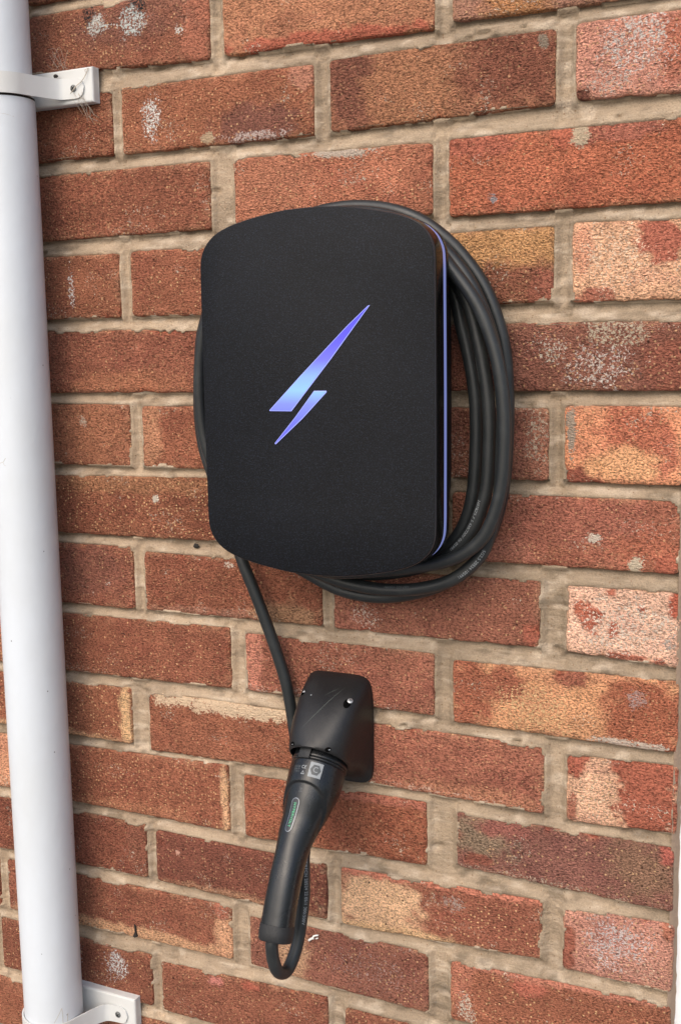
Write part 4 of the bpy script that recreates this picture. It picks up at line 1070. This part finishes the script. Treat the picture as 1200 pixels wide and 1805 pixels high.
def bracket(zc, label, d_plate=10.0, drop=2.2):
    """moulded back plate, strap round the pipe, ear and screw on the right (and its twin on the left)"""
    b = wall_root('pipe_bracket', (PX / 1000, 0, zc / 1000), label, 'bracket')
    b['group'] = 'white brackets clipping the downpipe to the wall'
    V, F = bevel_box(-0.7320, -0.5755, -d_plate / 1000, 0.0005, (zc - 16.6) / 1000, (zc + 16.9) / 1000, 0.0018)
    mesh_obj('back_plate', V, F, M['pvc_old'], b, False)
    # strap profile in plan (x, y): ear, run in to the pipe, round the front, ear
    t = 2.2; r = PR + 0.4
    th0 = math.radians(14)
    pts = [(-585.0, -d_plate - 1.0), (-603.0, -d_plate - 1.2), (-613.0, -d_plate - 4.5)]
    for a in np.linspace(th0, math.pi - th0, 40):
        pts.append((PX + (r + t / 2) * math.cos(a), PY - (r + t / 2) * math.sin(a)))
    pts += [(2 * PX + 617.0, -d_plate - 4.5), (2 * PX + 609.0, -d_plate - 1.2), (2 * PX + 592.0, -d_plate - 1.0)]
    P = catmull([(x, y, 0) for x, y in pts], 2.0)[:, :2]
    T = np.gradient(P, axis=0); T /= np.linalg.norm(T, axis=1)[:, None]; N = np.stack([T[:, 1], -T[:, 0]], -1)
    half = 9.8; zs_ = zc - drop
    V = []
    n = len(P); Lp = np.concatenate([[0], np.cumsum(np.hypot(*np.diff(P, axis=0).T))]); tot = Lp[-1]
    for i in range(n):
        e = min(Lp[i], tot - Lp[i])
        hz = half if e > half else math.sqrt(max(0.3, half ** 2 - (half - e) ** 2))
        for (sn, sz) in ((-1, -1), (-1, -0.93), (1, -0.93), (1, 0.93), (-1, 0.93), (-1, 1)):
            pass
        prof = [(-1, -1), (0.55, -1), (1, -0.9), (1, 0.9), (0.55, 1), (-1, 1)]
        for sn, sz in prof: V.append((P[i, 0] + N[i, 0] * sn * t / 2, P[i, 1] + N[i, 1] * sn * t / 2, zs_ + sz * hz))
    F = grid_faces(n, 6, wrap_v=True); F += [[0, 1, 2, 3, 4, 5], [(n - 1) * 6 + i for i in range(5, -1, -1)]]
    mesh_obj('strap', np.array(V) / 1000.0, F, M['pvc_old'], b, True, 40)
    for x in (-597.5, 2 * PX + 601.5):
        s_, pp, nn, uu, vv = disc('screw', np.array([x, -d_plate - 2.2, zs_]), (0, -1, 0), 3.5, M['screw_dull'], b, 0.6, dome=0.7, seg=24)
        slot_bar('screw_slot', pp, nn, uu * 0.8 + vv * 0.6, vv * 0.8 - uu * 0.6, 4.6, 0.7, 1.35, M['dark'], s_)
        slot_bar('screw_slot', pp, nn, vv * 0.8 - uu * 0.6, uu * 0.8 + vv * 0.6, 4.6, 0.7, 1.35, M['dark'], s_)
    return b
bk1 = bracket(-65.5, 'upper white pipe bracket with a cobweb on its ear, above the coiled charger')
bk2 = bracket(-1050.0, 'lower white pipe bracket beside the lime-splashed brick near the bottom', drop=4.5)
# grime caught on the upper strap
def blob(name, c, r, mat, parent, sx=1, sy=1, sz=1, seed=1):
    rr = random.Random(seed); V = []; n, m = 10, 7
    for i in range(n):
        for j in range(m):
            a = 2 * math.pi * i / n; b = math.pi * (j + 0.5) / m
            k = r * rr.uniform(0.75, 1.15)
            V.append((c[0] + k * sx * math.cos(a) * math.sin(b), c[1] + k * sy * math.sin(a) * math.sin(b), c[2] + k * sz * math.cos(b)))
    F = grid_faces(n, m, wrap_u=True)
    F.append([i * m for i in range(n)]); F.append([i * m + m - 1 for i in range(n - 1, -1, -1)])
    return mesh_obj(name, np.array(V) / 1000.0, F, mat, parent, True, None)
blob('dark_spot', (-616.5, -14.5, -54.6), 2.2, M['dirt_shade'], bk1, 1.4, 0.7, 0.8, 3)
# cobweb strands: fine threads
def thread(pts, r, mat, parent, name='cobweb'):
    s_ = Sweep(catmull(pts, 2.0), r, 5)
    v, f = s_.mesh(); return v, f
rr = random.Random(5); parts_ = []
parts_.append(thread([(-599, -15, -73), (-592, -14, -66), (-586, -13, -62), (-581, -12, -55), (-579, -11, -50)], 0.34, None, None))
parts_.append(thread([(-581, -12, -55), (-583, -12, -52), (-579, -11.5, -51)], 0.3, None, None))
for i in range(9):
    x0 = -600 + rr.uniform(0, 14)
    parts_.append(thread([(x0, -13, -76 + rr.uniform(-3, 4)), (x0 + rr.uniform(1, 7), -10, -82 + rr.uniform(-3, 2)), (x0 + rr.uniform(2, 9), -5, -90 + rr.uniform(-5, 3)), (x0 + rr.uniform(4, 12), -1.5, -95 + rr.uniform(-6, 4))], rr.uniform(0.1, 0.2), None, None))
for i in range(7):
    x0 = -630 + rr.uniform(0, 10)
    parts_.append(thread([(x0, -12, -30 + rr.uniform(-14, 12)), (x0 + 4, -6, -36 + rr.uniform(-14, 12)), (x0 + 10, -2, -40 + rr.uniform(-14, 12))], 0.12, None, None))
V, F = merge([(list(map(tuple, v)), f) for v, f in parts_])
mesh_obj('cobweb', V, F, M['web'], bk1, True, None)

# ------------------------------------------------------------------ small marks left on the wall
o = blob('dark_spot', (-483.0, 3.2, -521.0), 2.6, M['dirt_shade'], wall, 1.4, 0.4, 1.0, 8)  # dark spot in a mortar hole
V = [(-578.5, -1.2, -949), (-576.0, -1.8, -951), (-576.5, -1.4, -957), (-574.8, -1.6, -962.5), (-578.5, -1.2, -964.5), (-581.0, -0.8, -963), (-577.6, -1.5, -958)]
mesh_obj('dark_spot', np.array(V + [(a, 1.5, c) for a, b, c in V]) / 1000.0, [[0, 1, 2, 3, 4, 5, 6]] + [[i, (i + 1) % 7, 7 + (i + 1) % 7, 7 + i] for i in range(7)], M['dirt_shade'], wall, False)  # dark chip in a brick
for pts, rr_ in (([(-362.5, -0.7, -919.5), (-359.0, -1.2, -916.5), (-356.5, -1.0, -915.5)], 1.25), ([(-358.0, -0.9, -914.5), (-355.0, -1.2, -912.5), (-351.5, -0.9, -911.5)], 0.9), ([(-354.5, -0.8, -915.8), (-352.0, -0.9, -914.6)], 0.7)):
    s_ = Sweep(catmull(pts, 1.0), rr_, 7); v, f = s_.mesh(); mesh_obj('paint_fleck', v, f, M['fleck'], wall, True, None)

# ------------------------------------------------------------------ door frame beyond the quoin
frame = wall_root('door_frame', (0.43, 0.05, -1.55), 'white plastic door frame set back at the right-hand end of the wall', 'door frame')
def fbox(name, x0, x1, y0, y1, z0, z1, b, mat, parent):
    V, F = bevel_box(x0, x1, y0, y1, z0, z1, b); return mesh_obj(name, V, F, mat, parent, False)
fbox('jamb', -0.0085, 0.058, 0.0115, 0.085, -1.548, 0.50, 0.003, M['frame'], frame)
fbox('jamb', 0.815, 0.880, 0.0155, 0.085, -1.548, 0.50, 0.003, M['frame'], frame)
fbox('bead', 0.0581, 0.074, 0.024, 0.085, -1.548, 0.44, 0.004, M['frame'], frame)
fbox('head', 0.0582, 0.8148, 0.0155, 0.085, 0.441, 0.50, 0.003, M['frame'], frame)
door = fbox('door', 0.0742, 0.8148, 0.045, 0.085, -1.54, 0.4405, 0.004, M['frame'], frame)
for z0 in (-1.40, -0.95, -0.5, -0.05):
    fbox('door_panel', 0.16, 0.73, 0.040, 0.0449, z0, z0 + 0.38, 0.003, M['frame'], door)
# sealant bead between the last bricks and the frame
zs = np.arange(-1.55, 0.47, 0.004); V = []
for z in zs:
    w_ = (vn(z * 140, 0.5, 3) - 0.5) * 0.0022
    V += [(-0.0094, 0.0012 + w_ * 0.5, z), (-0.0070 + w_ * 0.5, 0.0035 + w_, z), (-0.0058 + w_ * 0.5, 0.0080 + w_ * 0.6, z), (-0.0036 + w_, 0.0118, z)]
mesh_obj('sealant_bead', V, grid_faces(len(zs), 4), M['sealant'], frame, True, None)
print('objects', len(bpy.data.objects), 'tris', sum(len(o.data.polygons) * 2 for o in bpy.data.objects if o.type == 'MESH'))
